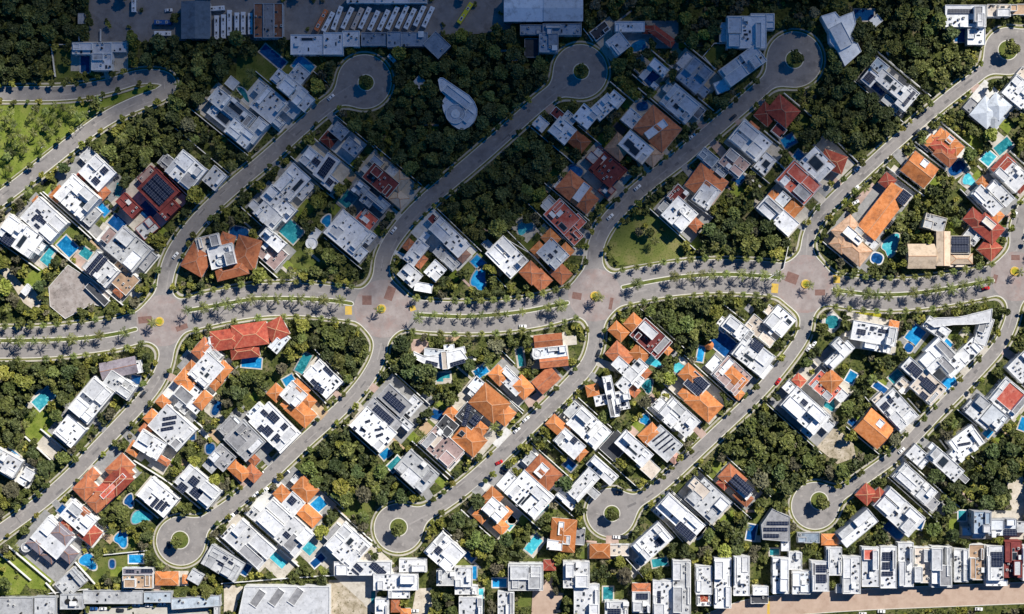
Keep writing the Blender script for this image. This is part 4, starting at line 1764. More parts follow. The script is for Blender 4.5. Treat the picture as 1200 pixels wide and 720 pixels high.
def gable_ribs(c): return c in 'bMGulL'
nh = 0
for hs in houses:
    rnd = random.Random(nh * 31 + 5); nh += 1
    org = (*W2(hs.x, hs.y), 0.0)
    nm = {'house': 'house', 'row': 'terrace_house'}.get(hs.kind, hs.kind)
    root = D.objects.new(nm, None); COL.objects.link(root); root.location = org
    hs.root = root
    cat = {'row': 'house', 'office': 'office', 'shop_building': 'building', 'depot_building': 'building', 'unfinished_building': 'building'}.get(hs.kind, hs.kind)
    hs.look = look(hs)
    lab = hs.label or ('%s %s' % (hs.look, hs.ref))
    tag(root, lab, cat, {'house': 'houses along the curving streets', 'row': 'terrace houses along the bottom road'}.get(hs.kind))
    if any(b['k'] in 'PG' and b['c'] in 'sc' for b in hs.blocks): wk = 'c'
    elif hs.blocks[0]['c'] in 'gGMbu' : wk = 'g' if hs.kind != 'row' else 'w'
    elif hs.blocks[0]['c'] == 'R' and hs.blocks[0]['k'] == 'F': wk = 'r'
    else: wk = 'w'
    wm = M_WALL[wk]
    wall = MB()
    for bk in hs.blocks[1:]:
        if bk['k'] == 'F' and bk['c'] == 'w' and rnd.random() < .22: bk['c'] = rnd.choice('lgcl')
    extra = []
    for bk in hs.blocks:
        if bk['k'] != 'F' or hs.kind not in ('house', 'row') or bk['h'] < 4: continue
        ar = bk['L'] * bk['W']
        if ar < 240: continue
        r = math.radians(bk['a'])
        for q in range(1 if ar < 520 else 2 if ar < 1100 else 4):
            for _ in range(8):
                fl, fw = rnd.uniform(.28, .55), rnd.uniform(.3, .62)
                if rnd.random() < .35: fl, fw = rnd.uniform(.12, .2), rnd.uniform(.3, .8)
                ax, ay = rnd.choice((-1, 1)) * (1 - fl) / 2 * rnd.uniform(.7, .97), rnd.choice((-1, 1)) * (1 - fw) / 2 * rnd.uniform(.6, .97)
                x = bk['x'] + math.cos(r) * ax * bk['L'] - math.sin(r) * ay * bk['W']; y = bk['y'] + math.sin(r) * ax * bk['L'] + math.cos(r) * ay * bk['W']
                nb = dict(k='F', x=x, y=y, L=bk['L'] * fl, W=bk['W'] * fw, c=bk['c'] if rnd.random() < .75 else rnd.choice('wgG'), h=bk['h'] + rnd.choice((.7, 1.0, 1.4, 2.6, 2.9)), a=bk['a'], auto=1)
                rad = max(nb['L'], nb['W']) * .62
                if any(math.hypot(s['x'] - x, s['y'] - y) < max(s['L'], s['W']) * .5 + min(nb['L'], nb['W']) * .5 for s in hs.s + hs.k): continue
                if any(math.hypot(o['x'] - x, o['y'] - y) < (min(o['L'], o['W']) + min(nb['L'], nb['W'])) * .42 for o in extra + [o for o in hs.blocks if o is not bk]): continue
                extra.append(nb); break
    # a low wing or covered terrace on one end of the bigger houses
    big = max(hs.blocks, key=lambda b: b['L'] * b['W'])
    if hs.kind == 'house' and big['k'] in 'FP' and big['L'] * big['W'] > 450 and hs.label is None:
        r = math.radians(big['a'])
        for q in range(2):
            sgn = rnd.choice((-1, 1)); l, w_ = rnd.uniform(8, 15), big['W'] * rnd.uniform(.3, .7)
            ax = sgn * (big['L'] / 2 + l / 2 - 1.5); ay = rnd.uniform(-.5, .5) * (big['W'] - w_)
            x = big['x'] + math.cos(r) * ax - math.sin(r) * ay; y = big['y'] + math.sin(r) * ax + math.cos(r) * ay
            nb = dict(k='F', x=x, y=y, L=l, W=w_, c=rnd.choice('wwlgcGp'), h=3.4 + rnd.uniform(0, .8), a=big['a'], auto=1)
            P = pxrect(nb, 1.0)
            if any(interp(dR, *p) < 5 for p in P): continue
            if any(math.hypot(pp['x'] - x, pp['y'] - y) < (max(pp['L'], pp['W']) + l) * .5 for pp in pools): continue
            if any(inside(o, px_, py_, 2) for h2 in houses for o in h2.blocks if o is not big for px_, py_ in P + [(x, y)]): continue
            extra.append(nb)
    hs.blocks += extra
    for bi, bk in enumerate(hs.blocks):
        if bk['k'] in 'FPG' and 'P' not in bk and hs.kind in ('house', 'row'):
            bk['h'] = bk['h'] + rnd.uniform(-0.5, 0.5)
        bk['h'] += 0.037 * bi + 0.0031 * (nh % 9)
        h = bk['h']; k = (CAMZ - h) / CAMZ
        bk['wx'], bk['wy'] = W2(bk['x'], bk['y'], h)
        u, v = axes(bk['a']); lx, ly = bk['L'] * S * k, bk['W'] * S * k
        bk['u'], bk['v'], bk['lx'], bk['ly'] = u, v, lx, ly
        c = (bk['wx'], bk['wy'])
        # occupancy of the wall foot
        if bk['k'] == 'X': fill([((W2(x, y, h)[0]) / S + 600, 360 - W2(x, y, h)[1] / S) for x, y in bk['P']], 1, 1.0)
        else:
            gb = dict(bk); gb['x'] = c[0] / S + 600; gb['y'] = 360 - c[1] / S
            fill(pxrect(gb, 1.2), 1); fill(pxrect(bk, 1.2), 1)
        if bk['k'] in 'FX':
            if bk['k'] == 'F': P = [(c[0] + u[0] * sx * lx / 2 + v[0] * sy * ly / 2, c[1] + u[1] * sx * lx / 2 + v[1] * sy * ly / 2) for sx, sy in ((-1, -1), (1, -1), (1, 1), (-1, 1))]
            else: P = [W2(x, y, h) for x, y in bk['P']]
            a = sum(P[i][0] * P[(i + 1) % len(P)][1] - P[(i + 1) % len(P)][0] * P[i][1] for i in range(len(P)))
            if a < 0: P = P[::-1]
            ph = 0.45 if h > 3.3 else 0.2
            th = 0.24
            n = len(P); I = []
            for i in range(n):
                p0, p1, p2 = P[i - 1], P[i], P[(i + 1) % n]
                d1 = (p1[0] - p0[0], p1[1] - p0[1]); d2 = (p2[0] - p1[0], p2[1] - p1[1])
                l1 = math.hypot(*d1); l2 = math.hypot(*d2)
                n1 = (-d1[1] / l1, d1[0] / l1); n2 = (-d2[1] / l2, d2[0] / l2)
                bx, by = n1[0] + n2[0], n1[1] + n2[1]; q = max(0.3, (bx * bx + by * by) / 2)
                I.append((p1[0] + bx * th / q, p1[1] + by * th / q))
            for i in range(n):
                j = (i + 1) % n
                wall.poly([(*P[i], 0), (*P[j], 0), (*P[j], h + ph), (*P[i], h + ph)])
                wall.poly([(*P[i], h + ph), (*P[j], h + ph), (*I[j], h + ph), (*I[i], h + ph)])
                wall.poly([(*I[i], h + ph), (*I[j], h + ph), (*I[j], h), (*I[i], h)])
            rb = MB(); rb.prism(I, h - 0.25, h, 0, True, True)
            bk['ro'] = rb.obj('flat_roof', flat_mat(bk['c']), root, org)
        elif bk['k'] in 'YQ':
            r = lx / 2
            if bk['k'] == 'Y':
                N_ = 28
                for rr, z0, z1 in ((r, 0, h + .4),):
                    A = [(c[0] + rr * math.cos(6.2832 * i / N_), c[1] + rr * math.sin(6.2832 * i / N_)) for i in range(N_)]
                    B = [(c[0] + (rr - .25) * math.cos(6.2832 * i / N_), c[1] + (rr - .25) * math.sin(6.2832 * i / N_)) for i in range(N_)]
                    for i in range(N_):
                        j = (i + 1) % N_
                        wall.poly([(*A[i], 0), (*A[j], 0), (*A[j], z1), (*A[i], z1)]); wall.poly([(*A[i], z1), (*A[j], z1), (*B[j], z1), (*B[i], z1)])
                        wall.poly([(*B[i], z1), (*B[j], z1), (*B[j], h), (*B[i], h)])
                rb = MB(); rb.cyl(c, r - .25, h - .2, h, N_); rb.obj('flat_roof', flat_mat(bk['c']), root, org)
                rb = MB(); rb.cyl(c, r * .45, h, h + .35, 20); rb.cyl(c, r * .16, h + .35, h + .5, 12); rb.obj('roof_drum', wm, root, org)
            else:
                rb = MB(); rb.cyl(c, r, h - .8, h + 1.2, 16, 0, 0.25); rb.obj('thatched_roof', tile_mat('o'), root, org)
                for i in range(4):
                    a = i * 1.5708 + .6; rb = MB(); rb.cyl((c[0] + r * .6 * math.cos(a), c[1] + r * .6 * math.sin(a)), .09, 0, h, 8); rb.obj('post', M_WOOD, root, org)
        else:
            # pitched roofs: P = hip, G = gable; ridge along the longer side (G: along L)
            if bk['k'] == 'P' and ly > lx: u, v, lx, ly = v, (-u[0], -u[1]), ly, lx
            wall.box(c, u, v, lx - .5, ly - .5, 0, h - 0.02, 0, False)
            e = 0.25; rise = ly / 2 * math.tan(math.radians(rnd.uniform(15, 20) if bk['k'] == 'P' else (12 if gable_ribs(bk['c']) else 19)))
            hl = lx / 2 + e; hw = ly / 2 + e
            rl = max(0.15, hl - hw) if bk['k'] == 'P' else hl
            g = lambda s, t_, z: (c[0] + u[0] * s + v[0] * t_, c[1] + u[1] * s + v[1] * t_, z)
            rb = MB(); z0 = h; z1 = h + rise
            E = [g(-hl, -hw, z0), g(hl, -hw, z0), g(hl, hw, z0), g(-hl, hw, z0)]
            R_ = [g(-rl, 0, z1), g(rl, 0, z1)]
            flip = (u[0] * v[1] - u[1] * v[0]) < 0
            def add(pts, mi=0):
                rb.poly(pts[::-1] if flip else pts, mi)
            add([E[0], E[1], R_[1], R_[0]]); add([E[2], E[3], R_[0], R_[1]])
            add([E[1], E[2], R_[1]]); add([E[3], E[0], R_[0]])
            F_ = [(p[0], p[1], z0 - .16) for p in E]
            for i in range(4):
                j = (i + 1) % 4; add([F_[i], F_[j], E[j], E[i]], 0)
            add(F_[::-1], 0)
            ro = rb.obj('metal_roof' if gable_ribs(bk['c']) else 'tiled_roof', tile_mat(bk['c']), root, org)
            if not gable_ribs(bk['c']):
                rr = MB(); lines = [(R_[0], R_[1])]
                if bk['k'] == 'P': lines += [(E[0], R_[0]), (E[3], R_[0]), (E[1], R_[1]), (E[2], R_[1])]
                for p, q in lines:
                    d = (q[0] - p[0], q[1] - p[1]); l = math.hypot(*d)
                    if l < .4: continue
                    nx, ny = -d[1] / l * .14, d[0] / l * .14; up = 0.09
                    rr.poly([(p[0] + nx, p[1] + ny, p[2] + up), (p[0] - nx, p[1] - ny, p[2] + up), (q[0] - nx, q[1] - ny, q[2] + up), (q[0] + nx, q[1] + ny, q[2] + up)])
                    for sgn in (1, -1):
                        rr.poly([(p[0] + nx * sgn, p[1] + ny * sgn, p[2] + up), (q[0] + nx * sgn, q[1] + ny * sgn, q[2] + up), (q[0] + 1.6 * nx * sgn, q[1] + 1.6 * ny * sgn, q[2] - .05), (p[0] + 1.6 * nx * sgn, p[1] + 1.6 * ny * sgn, p[2] - .05)])
                rr.obj('ridge_tiles', M_RIDGE if bk['c'] in 'orsc' else mat('ridge_dark', [(0.3, 0.15, 0.1), (0.36, 0.2, 0.14)], 1.0), ro, org)
            bk['top'] = z1
    if wall.f: wall.obj('wall', wm, root, org)
    # windows on the long outer faces, doors towards the street
    nwin = 0
    for bk in hs.blocks:
        if bk['k'] not in 'FPG' or bk['h'] < 2.6 or bk.get('auto'): continue
        for sx, sy in ((1, 0), (-1, 0), (0, 1), (0, -1)):
            n = (bk['u'][0] * sx + bk['v'][0] * sy, bk['u'][1] * sx + bk['v'][1] * sy)
            tdir = (n[1], -n[0]); side = bk['ly'] if sx else bk['lx']; off = (bk['lx'] if sx else bk['ly']) / 2
            inset = 0.25 if bk['k'] in 'PG' else 0.0
            cl = math.hypot(bk['wx'], bk['wy']) + 1e-6
            facing = -(n[0] * bk['wx'] + n[1] * bk['wy']) / cl
            if side < 3.5 or (facing < 0.25 and side < 9): continue
            nst = 2 if bk['h'] > 5.2 else 1
            cnt = min(3, max(1, int(side / 5.5))) if facing > 0.25 else 1
            for st in range(nst):
                for i in range(cnt):
                    if nwin >= 9: break
                    s = (i + .5) / cnt * side - side / 2
                    wx = bk['wx'] + n[0] * (off - inset) + tdir[0] * s; wy = bk['wy'] + n[1] * (off - inset) + tdir[1] * s
                    px, py = (wx + n[0] * .5) / S + 600, 360 - (wy + n[1] * .5) / S
                    if any(o is not bk and inside(o, px, py, 0.5) for o in hs.blocks): continue
                    rz = math.atan2(n[1], n[0]) - math.pi / 2
                    z = 0.9 + 3.1 * st
                    if z + 1.5 > bk['h'] - .2: continue
                    link('window', WM, root, (wx - org[0], wy - org[1], z), rz, (min(2.6, side / cnt * .55), 1, 1.45)); nwin += 1
    if hs.blocks[0]['k'] in 'FPG' and hs.kind in ('house', 'row', 'office'):
        bk = hs.blocks[0]; best = None
        for sx, sy in ((1, 0), (-1, 0), (0, 1), (0, -1)):
            n = (bk['u'][0] * sx + bk['v'][0] * sy, bk['u'][1] * sx + bk['v'][1] * sy)
            q = W2(*hs.q); d = n[0] * (q[0] - org[0]) + n[1] * (q[1] - org[1])
            off = (bk['lx'] if sx else bk['ly']) / 2 - (0.25 if bk['k'] in 'PG' else 0)
            if best is None or d > best[0]: best = (d, n, off, bk['ly'] if sx else bk['lx'])
        _, n, off, side = best
        s = side * .18
        dr = link('door', DM[0], root, (bk['wx'] + n[0] * off + n[1] * s - org[0], bk['wy'] + n[1] * off - n[0] * s - org[1], 0.02), math.atan2(n[1], n[0]) - math.pi / 2)
        link('handle', DM[1], dr)
    # panels, dark roof lights, fans
    def topat(x, y):
        c_ = [b['h'] for b in hs.blocks if b['k'] in 'FXY' and inside(b, x, y)]
        c2 = [b.get('top', b['h']) for b in hs.blocks if b['k'] in 'PGQ' and inside(b, x, y)]
        return (max(c_) if c_ else 0, max(c2) if c2 else 0)
    for s in hs.s:
        fz, tz = topat(s['x'], s['y']); z = max(fz, tz)
        if z == 0: z = max(b['h'] for b in hs.blocks)
        if tz > fz: z = tz + 0.15
        else: z = fz + 0.35
        wx, wy = W2(s['x'], s['y'], z); u, v = axes(s['a']); k = (CAMZ - z) / CAMZ; lx, ly = s['L'] * S * k, s['W'] * S * k
        sb = MB(); g = lambda a_, b_, z_: (wx + u[0] * a_ + v[0] * b_, wy + u[1] * a_ + v[1] * b_, z_)
        rise = min(.5, ly * .12)
        # rows of panels with a gap every 2 panels
        rowsn = max(1, round(ly / 4.2)); rh = ly / rowsn
        for r in range(rowsn):
            y0 = -ly / 2 + r * rh + .12; y1 = -ly / 2 + (r + 1) * rh - .12
            q = [g(-lx / 2, y0, z), g(lx / 2, y0, z), g(lx / 2, y1, z + rise), g(-lx / 2, y1, z + rise)]
            uv = [(0, 0), (lx, 0), (lx, y1 - y0), (0, y1 - y0)]
            fl = (u[0] * v[1] - u[1] * v[0]) < 0
            sb.poly(q[::-1] if fl else q, 0, uv[::-1] if fl else uv)
            ql = [(p[0], p[1], p[2] - .06) for p in q]
            for i in range(4):
                j = (i + 1) % 4; sb.poly([ql[i], ql[j], q[j], q[i]], 1)
            for ex in (-lx / 2 + .2, lx / 2 - .2):
                for yy, zz in ((y0, z), (y1, z + rise)):
                    pp = g(ex, yy, 0); sb.box((pp[0], pp[1]), u, v, .06, .06, (fz if tz <= fz and fz else z - .5), zz - .03, 1)
        sb.obj('solar_array', [M_SOLAR, M_FRAME], root, org)
    for s in hs.k:
        fz, tz = topat(s['x'], s['y']); z = fz if fz >= tz else tz
        if z == 0: continue
        wx, wy = W2(s['x'], s['y'], z); k = (CAMZ - z) / CAMZ
        link('skylight', SM_, root, (wx - org[0], wy - org[1], z), -math.radians(s['a']), (s['L'] * S * k, s['W'] * S * k, 1))
    for x, y in hs.fans:
        fz, _ = topat(x, y); wx, wy = W2(x, y, fz); link('roof_fan', FM, root, (wx - org[0], wy - org[1], fz))
    # small roof fittings
    total = 0
    for bk in hs.blocks:
        if bk['k'] != 'F' or bk['h'] < 3.3: continue
        area = bk['lx'] * bk['ly']; nI = min(9, max(1, int(area / 22)))
        if bk.get('auto') and area < 20: continue
        if hs.kind not in ('house', 'row'): nI = min(5, nI)
        placed = []; tries = 0
        while len(placed) < nI and tries < 50 and total < 14:
            tries += 1
            a_, b_ = rnd.uniform(-.42, .42), rnd.uniform(-.42, .42)
            wx = bk['wx'] + bk['u'][0] * a_ * bk['lx'] + bk['v'][0] * b_ * bk['ly']; wy = bk['wy'] + bk['u'][1] * a_ * bk['lx'] + bk['v'][1] * b_ * bk['ly']
            kx = CAMZ / (CAMZ - bk['h']) / S
            px, py = wx * kx + 600, 360 - wy * kx
            if any(o is not bk and inside(o, px, py, 1.5) for o in hs.blocks): continue
            if any(inside(dict(s, k='S'), px, py, 2.0) for s in hs.s + hs.k): continue
            if any(math.hypot(wx - q[0], wy - q[1]) < 2.1 for q in placed): continue
            placed.append((wx, wy)); total += 1
            rz = -math.radians(bk['a']) + (1.5708 if rnd.random() < .5 else 0)
            L_ = (wx - org[0], wy - org[1], bk['h']); r = rnd.random()
            if r < .45: link('air_conditioner', UM, bk['ro'], L_, rz, (rnd.uniform(.9, 1.3),) * 3)
            elif r < .58: link('water_tank', TM_, bk['ro'], L_, rz)
            elif r < .82: link('skylight', SM_, bk['ro'], L_, rz, (rnd.uniform(.9, 2.6), rnd.uniform(.8, 1.5), 1))
            elif r < .9 and min(bk['lx'], bk['ly']) > 7: link('roof_stair_room', RM, bk['ro'], L_, rz, (rnd.uniform(2.2, 3.6), rnd.uniform(2, 2.8), rnd.uniform(1.2, 2.2)))
            else: link('vent_pipe', VM, bk['ro'], L_, rz)
# ------------------------------------------------------------------ ground finishes, pools, walls
OK_ROAD = lambda x, y: interp(dR, x, y) > 0.5
for i, (c, P) in enumerate(lawns):
    z = None
    slab('lawn' if c != 'yellow' else 'flower_bed', P, M_LAWN[c], z); fill(P, 3)
for p in paves:
    P = p['P'] if 'P' in p else pxrect(p)
    slab('paving' if 'P' in p else 'patio', P, M_PAVE[p['c']]); fill(P, 1 if p['c'] in ('dirt', 'cream', 'tan') else 2)
rnd = random.Random(3)
for hs in houses:
    if hs.kind != 'house': continue
    a = hs.a; r = math.radians(a); u = (math.cos(r), math.sin(r)); v = (-math.sin(r), math.cos(r))
    us = []; vs = []
    for b in hs.blocks:
        for x, y in (b['P'] if b['k'] == 'X' else pxrect(b)):
            us.append((x - hs.x) * u[0] + (y - hs.y) * u[1]); vs.append((x - hs.x) * v[0] + (y - hs.y) * v[1])
    g = rnd.uniform(1.0, 4.0)
    u0, u1, v0, v1 = min(us) - g, max(us) + g, min(vs) - 1, max(vs) + 1
    P = [(hs.x + u[0] * p + v[0] * q, hs.y + u[1] * p + v[1] * q) for p, q in ((u0, v0), (u1, v0), (u1, v1), (u0, v1))]
    hs.ext = (u0, u1, v0, v1)
    if all(interp(dR, P[0][0] + (P[1][0] - P[0][0]) * i_ / 8 + (P[3][0] - P[0][0]) * j_ / 8, P[0][1] + (P[1][1] - P[0][1]) * i_ / 8 + (P[3][1] - P[0][1]) * j_ / 8) > 1 for i_ in range(9) for j_ in range(9)) and hs.blocks[0]['k'] != 'X':
        slab('patio', P, M_PAVE[rnd.choice('cGGwc')]); fill(P, 2)
    # garden terraces, paths and small lawns
    for q in range(3):
        tl, tw = (rnd.uniform(8, 16), rnd.uniform(7, 13)) if q < 2 else (rnd.uniform(14, 28), rnd.uniform(2, 3))
        pa, pb = rnd.choice((u0 - tl * .4, u1 + tl * .4)), rnd.uniform(v0, v1)
        x, y = hs.x + u[0] * pa + v[0] * pb, hs.y + u[1] * pa + v[1] * pb
        T_ = pxrect(dict(x=x, y=y, L=tl, W=tw, a=a))
        if any(interp(dR, *p_) < 5.5 for p_ in T_) or OCC[min(OH - 1, max(0, int(y) - GY0)), min(OW - 1, max(0, int(x) - GX0))]: continue
        if q == 0 or rnd.random() < .35 and q < 2: slab('lawn', T_, M_LAWN[rnd.choice(('bright', 'bright', 'dull'))]); fill(T_, 3)
        else: slab('patio' if q < 2 else 'garden_path', T_, M_PAVE[rnd.choice('ccwpGs')]); fill(T_, 2)
    # drive from the house to the street
    qx, qy = hs.q; dx, dy = qx - hs.x, qy - hs.y; l = math.hypot(dx, dy)
    if hs.d < 40 and l > 5:
        dx /= l; dy /= l; wv = (-dy, dx); hw_ = rnd.uniform(3, 6); e = l - (l - hs.d) - 0.5
        sh = rnd.uniform(-8, 8)
        bx, by = hs.x + wv[0] * sh, hs.y + wv[1] * sh
        P = [(bx + wv[0] * hw_, by + wv[1] * hw_), (bx - wv[0] * hw_, by - wv[1] * hw_), (bx + dx * e - wv[0] * hw_, by + dy * e - wv[1] * hw_), (bx + dx * e + wv[0] * hw_, by + dy * e + wv[1] * hw_)]
        if all(interp(dR, x, y) > 0.3 for x, y in P[2:]):
            slab('driveway', P, M_PAVE[rnd.choice('ccGGpw')]); fill(P, 2)
# junction paving details: red and yellow patches, all on the asphalt
for x, y, w, h_, a, c in ((170, 375, 16, 8, -5, 'k'), (430, 352, 11, 11, 0, 'k'), (457, 344, 10, 16, 20, 'k'), (676, 347, 11, 8, 10, 'k'), (928, 326, 14, 12, 20, 'k'), (961, 343, 12, 7, 0, 'k'),
                          (213, 384, 14, 6, -20, 'k'), (1190, 302, 10, 6, 0, 'k'), (716, 356, 4, 14, 10, 'k'), (1166, 327, 5, 10, 15, 'k'),
                          (908, 338, 8, 11, 5, 'yellow'), (408.5, 364, 8, 10, 0, 'yellow'), (483.5, 361.5, 7, 6, -20, 'yellow'), (980.5, 327, 8, 10, 0, 'yellow'), (900.5, 711, 3, 18, 0, 'yellow')):
    b = MB(); z = 0.032 if y < 600 else 0.166
    pts = [(*W2(*q), z) for q in pxrect(dict(x=x, y=y, L=w, W=h_, a=a))][::-1]
    b.poly(pts); struct(b.obj('paint_patch' if c == 'yellow' else 'brick_paving', M_PAVE[c]))

def ring_pts(p, grow=0.0):
    r = math.radians(p['a']); u = (math.cos(r), math.sin(r)); v = (-math.sin(r), math.cos(r)); l, w = p['L'] / 2 + grow, p['W'] / 2 + grow
    sh = p['shape']; Q = []
    if sh == 'rect': Q = [(-l, -w), (l, -w), (l, w), (-l, w)]
    elif sh == 'ell': g = grow; Q = [(-l, -w), (l, -w), (l, 0.1 * p['W'] + g), (0.0 + g, 0.1 * p['W'] + g), (0.0 + g, w), (-l, w)]
    elif sh == 'oval':
        for i in range(28):
            a = 6.2832 * i / 28; Q.append((l * math.copysign(abs(math.cos(a)) ** .75, math.cos(a)), w * math.copysign(abs(math.sin(a)) ** .75, math.sin(a))))
    else:
        for i in range(32):
            a = 6.2832 * i / 32; k = 1 + .16 * math.sin(2 * a + .6) + .10 * math.sin(3 * a); Q.append((l * k * math.cos(a), w * k * math.sin(a) + .12 * w * math.cos(2 * a)))
    return [(p['x'] + u[0] * a + v[0] * b_, p['y'] + u[1] * a + v[1] * b_) for a, b_ in Q]
SHN = {'rect': 'rectangular', 'ell': 'L-shaped', 'oval': 'oval', 'kidney': 'curved'}
CN = {'deep': 'deep blue', 'blue': 'bright blue', 'turq': 'turquoise', 'teal': 'teal'}
seen = {}
for p in sorted(pools, key=lambda q: -q['L'] * q['W']):
    wx, wy = W2(p['x'], p['y']); org = (wx, wy, 0)
    near = min((h for h in houses if h.kind in ('house', 'row')), key=lambda h: min(math.hypot(b['x'] - p['x'], b['y'] - p['y']) - min(b['L'], b['W']) / 3 for b in h.blocks))
    t = D.objects.new('swimming_pool', None); COL.objects.link(t); t.location = org
    base = '%s %s pool' % (CN[p['col']], SHN[p['shape']])
    k = (base, near.ref); seen[k] = seen.get(k, 0) + 1
    if seen[k] > 1: base = 'smaller ' + base
    tag(t, '%s by %s' % (base, near.ref.replace(' house from the boulevard', ' from the boulevard')), 'swimming pool', 'swimming pools behind the houses')
    inn = [W2(*q) for q in ring_pts(p)]; out = [W2(*q) for q in ring_pts(p, 1.5)]
    a = sum(inn[i][0] * inn[(i + 1) % len(inn)][1] - inn[(i + 1) % len(inn)][0] * inn[i][1] for i in range(len(inn)))
    if a < 0: inn = inn[::-1]; out = out[::-1]
    zt = 0.30; n = len(inn); b = MB()
    for i in range(n):
        j = (i + 1) % n
        b.poly([(*out[i], zt), (*out[j], zt), (*inn[j], zt), (*inn[i], zt)]); b.poly([(*out[i], 0), (*out[j], 0), (*out[j], zt), (*out[i], zt)])
        b.poly([(*inn[i], zt), (*inn[j], zt), (*inn[j], .18), (*inn[i], .18)])
    b.obj('coping', M_PAVE[random.choice('ccwG')], t, org)
    b = MB(); b.poly([(*q, 0.275) for q in inn]); b.obj('water', water_mat(p['col']), t, org)
    fill(ring_pts(p, 2.0), 1)
wn = {}
ALLW = [(w, 2.1) for w in walls]
# party walls between neighbouring lots
rnd = random.Random(11)
for hs in houses:
    if hs.kind != 'house' or hs.label or not 30 < abs(hs.a) < 60 or 'ext' not in dir(hs): continue
    r = math.radians(hs.a); u = (math.cos(r), math.sin(r)); v = (-math.sin(r), math.cos(r)); u0, u1, v0, v1 = hs.ext
    if hs.a < 0: u0, u1, v0, v1, u, v = v0, v1, u0, u1, v, u
    for q in (v1 + 2.6, v0 - 2.6):
        P = [(hs.x + u[0] * s + v[0] * q, hs.y + u[1] * s + v[1] * q) for s in (u0 - 7, u1 + 9)]
        pts = [(P[0][0] + (P[1][0] - P[0][0]) * i / 16, P[0][1] + (P[1][1] - P[0][1]) * i / 16) for i in range(17)]
        good = [not (interp(dR, x, y) < 5.5 or OCC[min(OH - 1, max(0, int(y) - GY0)), min(OW - 1, max(0, int(x) - GX0))] == 1) for x, y in pts]
        bs = be = cs_ = 0                       # longest clear run
        for i in range(18):
            if i == 17 or not good[i]:
                if i - cs_ > be - bs: bs, be = cs_, i
                cs_ = i + 1
        if be - bs < 6: continue
        if any(abs((pts[bs][0] + pts[be - 1][0]) / 2 - (w[0][0] + w[-1][0]) / 2) + abs((pts[bs][1] + pts[be - 1][1]) / 2 - (w[0][1] + w[-1][1]) / 2) < 9 for w, _ in ALLW): continue
        ALLW.append(([pts[bs], pts[be - 1]], 2.3))
        x0, y0 = pts[bs]; x1, y1 = pts[be - 1]
        fill([(x0 + v[0], y0 + v[1]), (x1 + v[0], y1 + v[1]), (x1 - v[0], y1 - v[1]), (x0 - v[0], y0 - v[1])], 1)
for w, hgt in ALLW:
    mx = sum(p[0] for p in w) / len(w); my = sum(p[1] for p in w) / len(w)
    near = min(houses, key=lambda h: math.hypot(h.x - mx, h.y - my))
    k = near.ref; wn[k] = wn.get(k, 0) + 1
    b = MB()
    for (x0, y0), (x1, y1) in zip(w, w[1:]):
        a0, a1 = W2(x0, y0), W2(x1, y1); d = (a1[0] - a0[0], a1[1] - a0[1]); l = math.hypot(*d); u = (d[0] / l, d[1] / l); v = (-u[1], u[0])
        b.box(((a0[0] + a1[0]) / 2, (a0[1] + a1[1]) / 2), u, v, l, 0.36, 0, hgt + .011 * (len(b.f) % 7))
        fill([(x0 + v[0], y0 - v[1]), (x1 + v[0], y1 - v[1]), (x1 - v[0], y1 + v[1]), (x0 - v[0], y0 + v[1])], 1)
    o = b.obj('garden_wall', M_WALL['w'])
    adj = ('' if wn[k] == 1 else ordn(wn[k]) + ' ') + 'pale garden wall'
    tag(o, '%s beside %s' % (adj, near.ref.replace(' house from the boulevard', ' from the boulevard')), 'garden wall', 'garden walls between the lots')

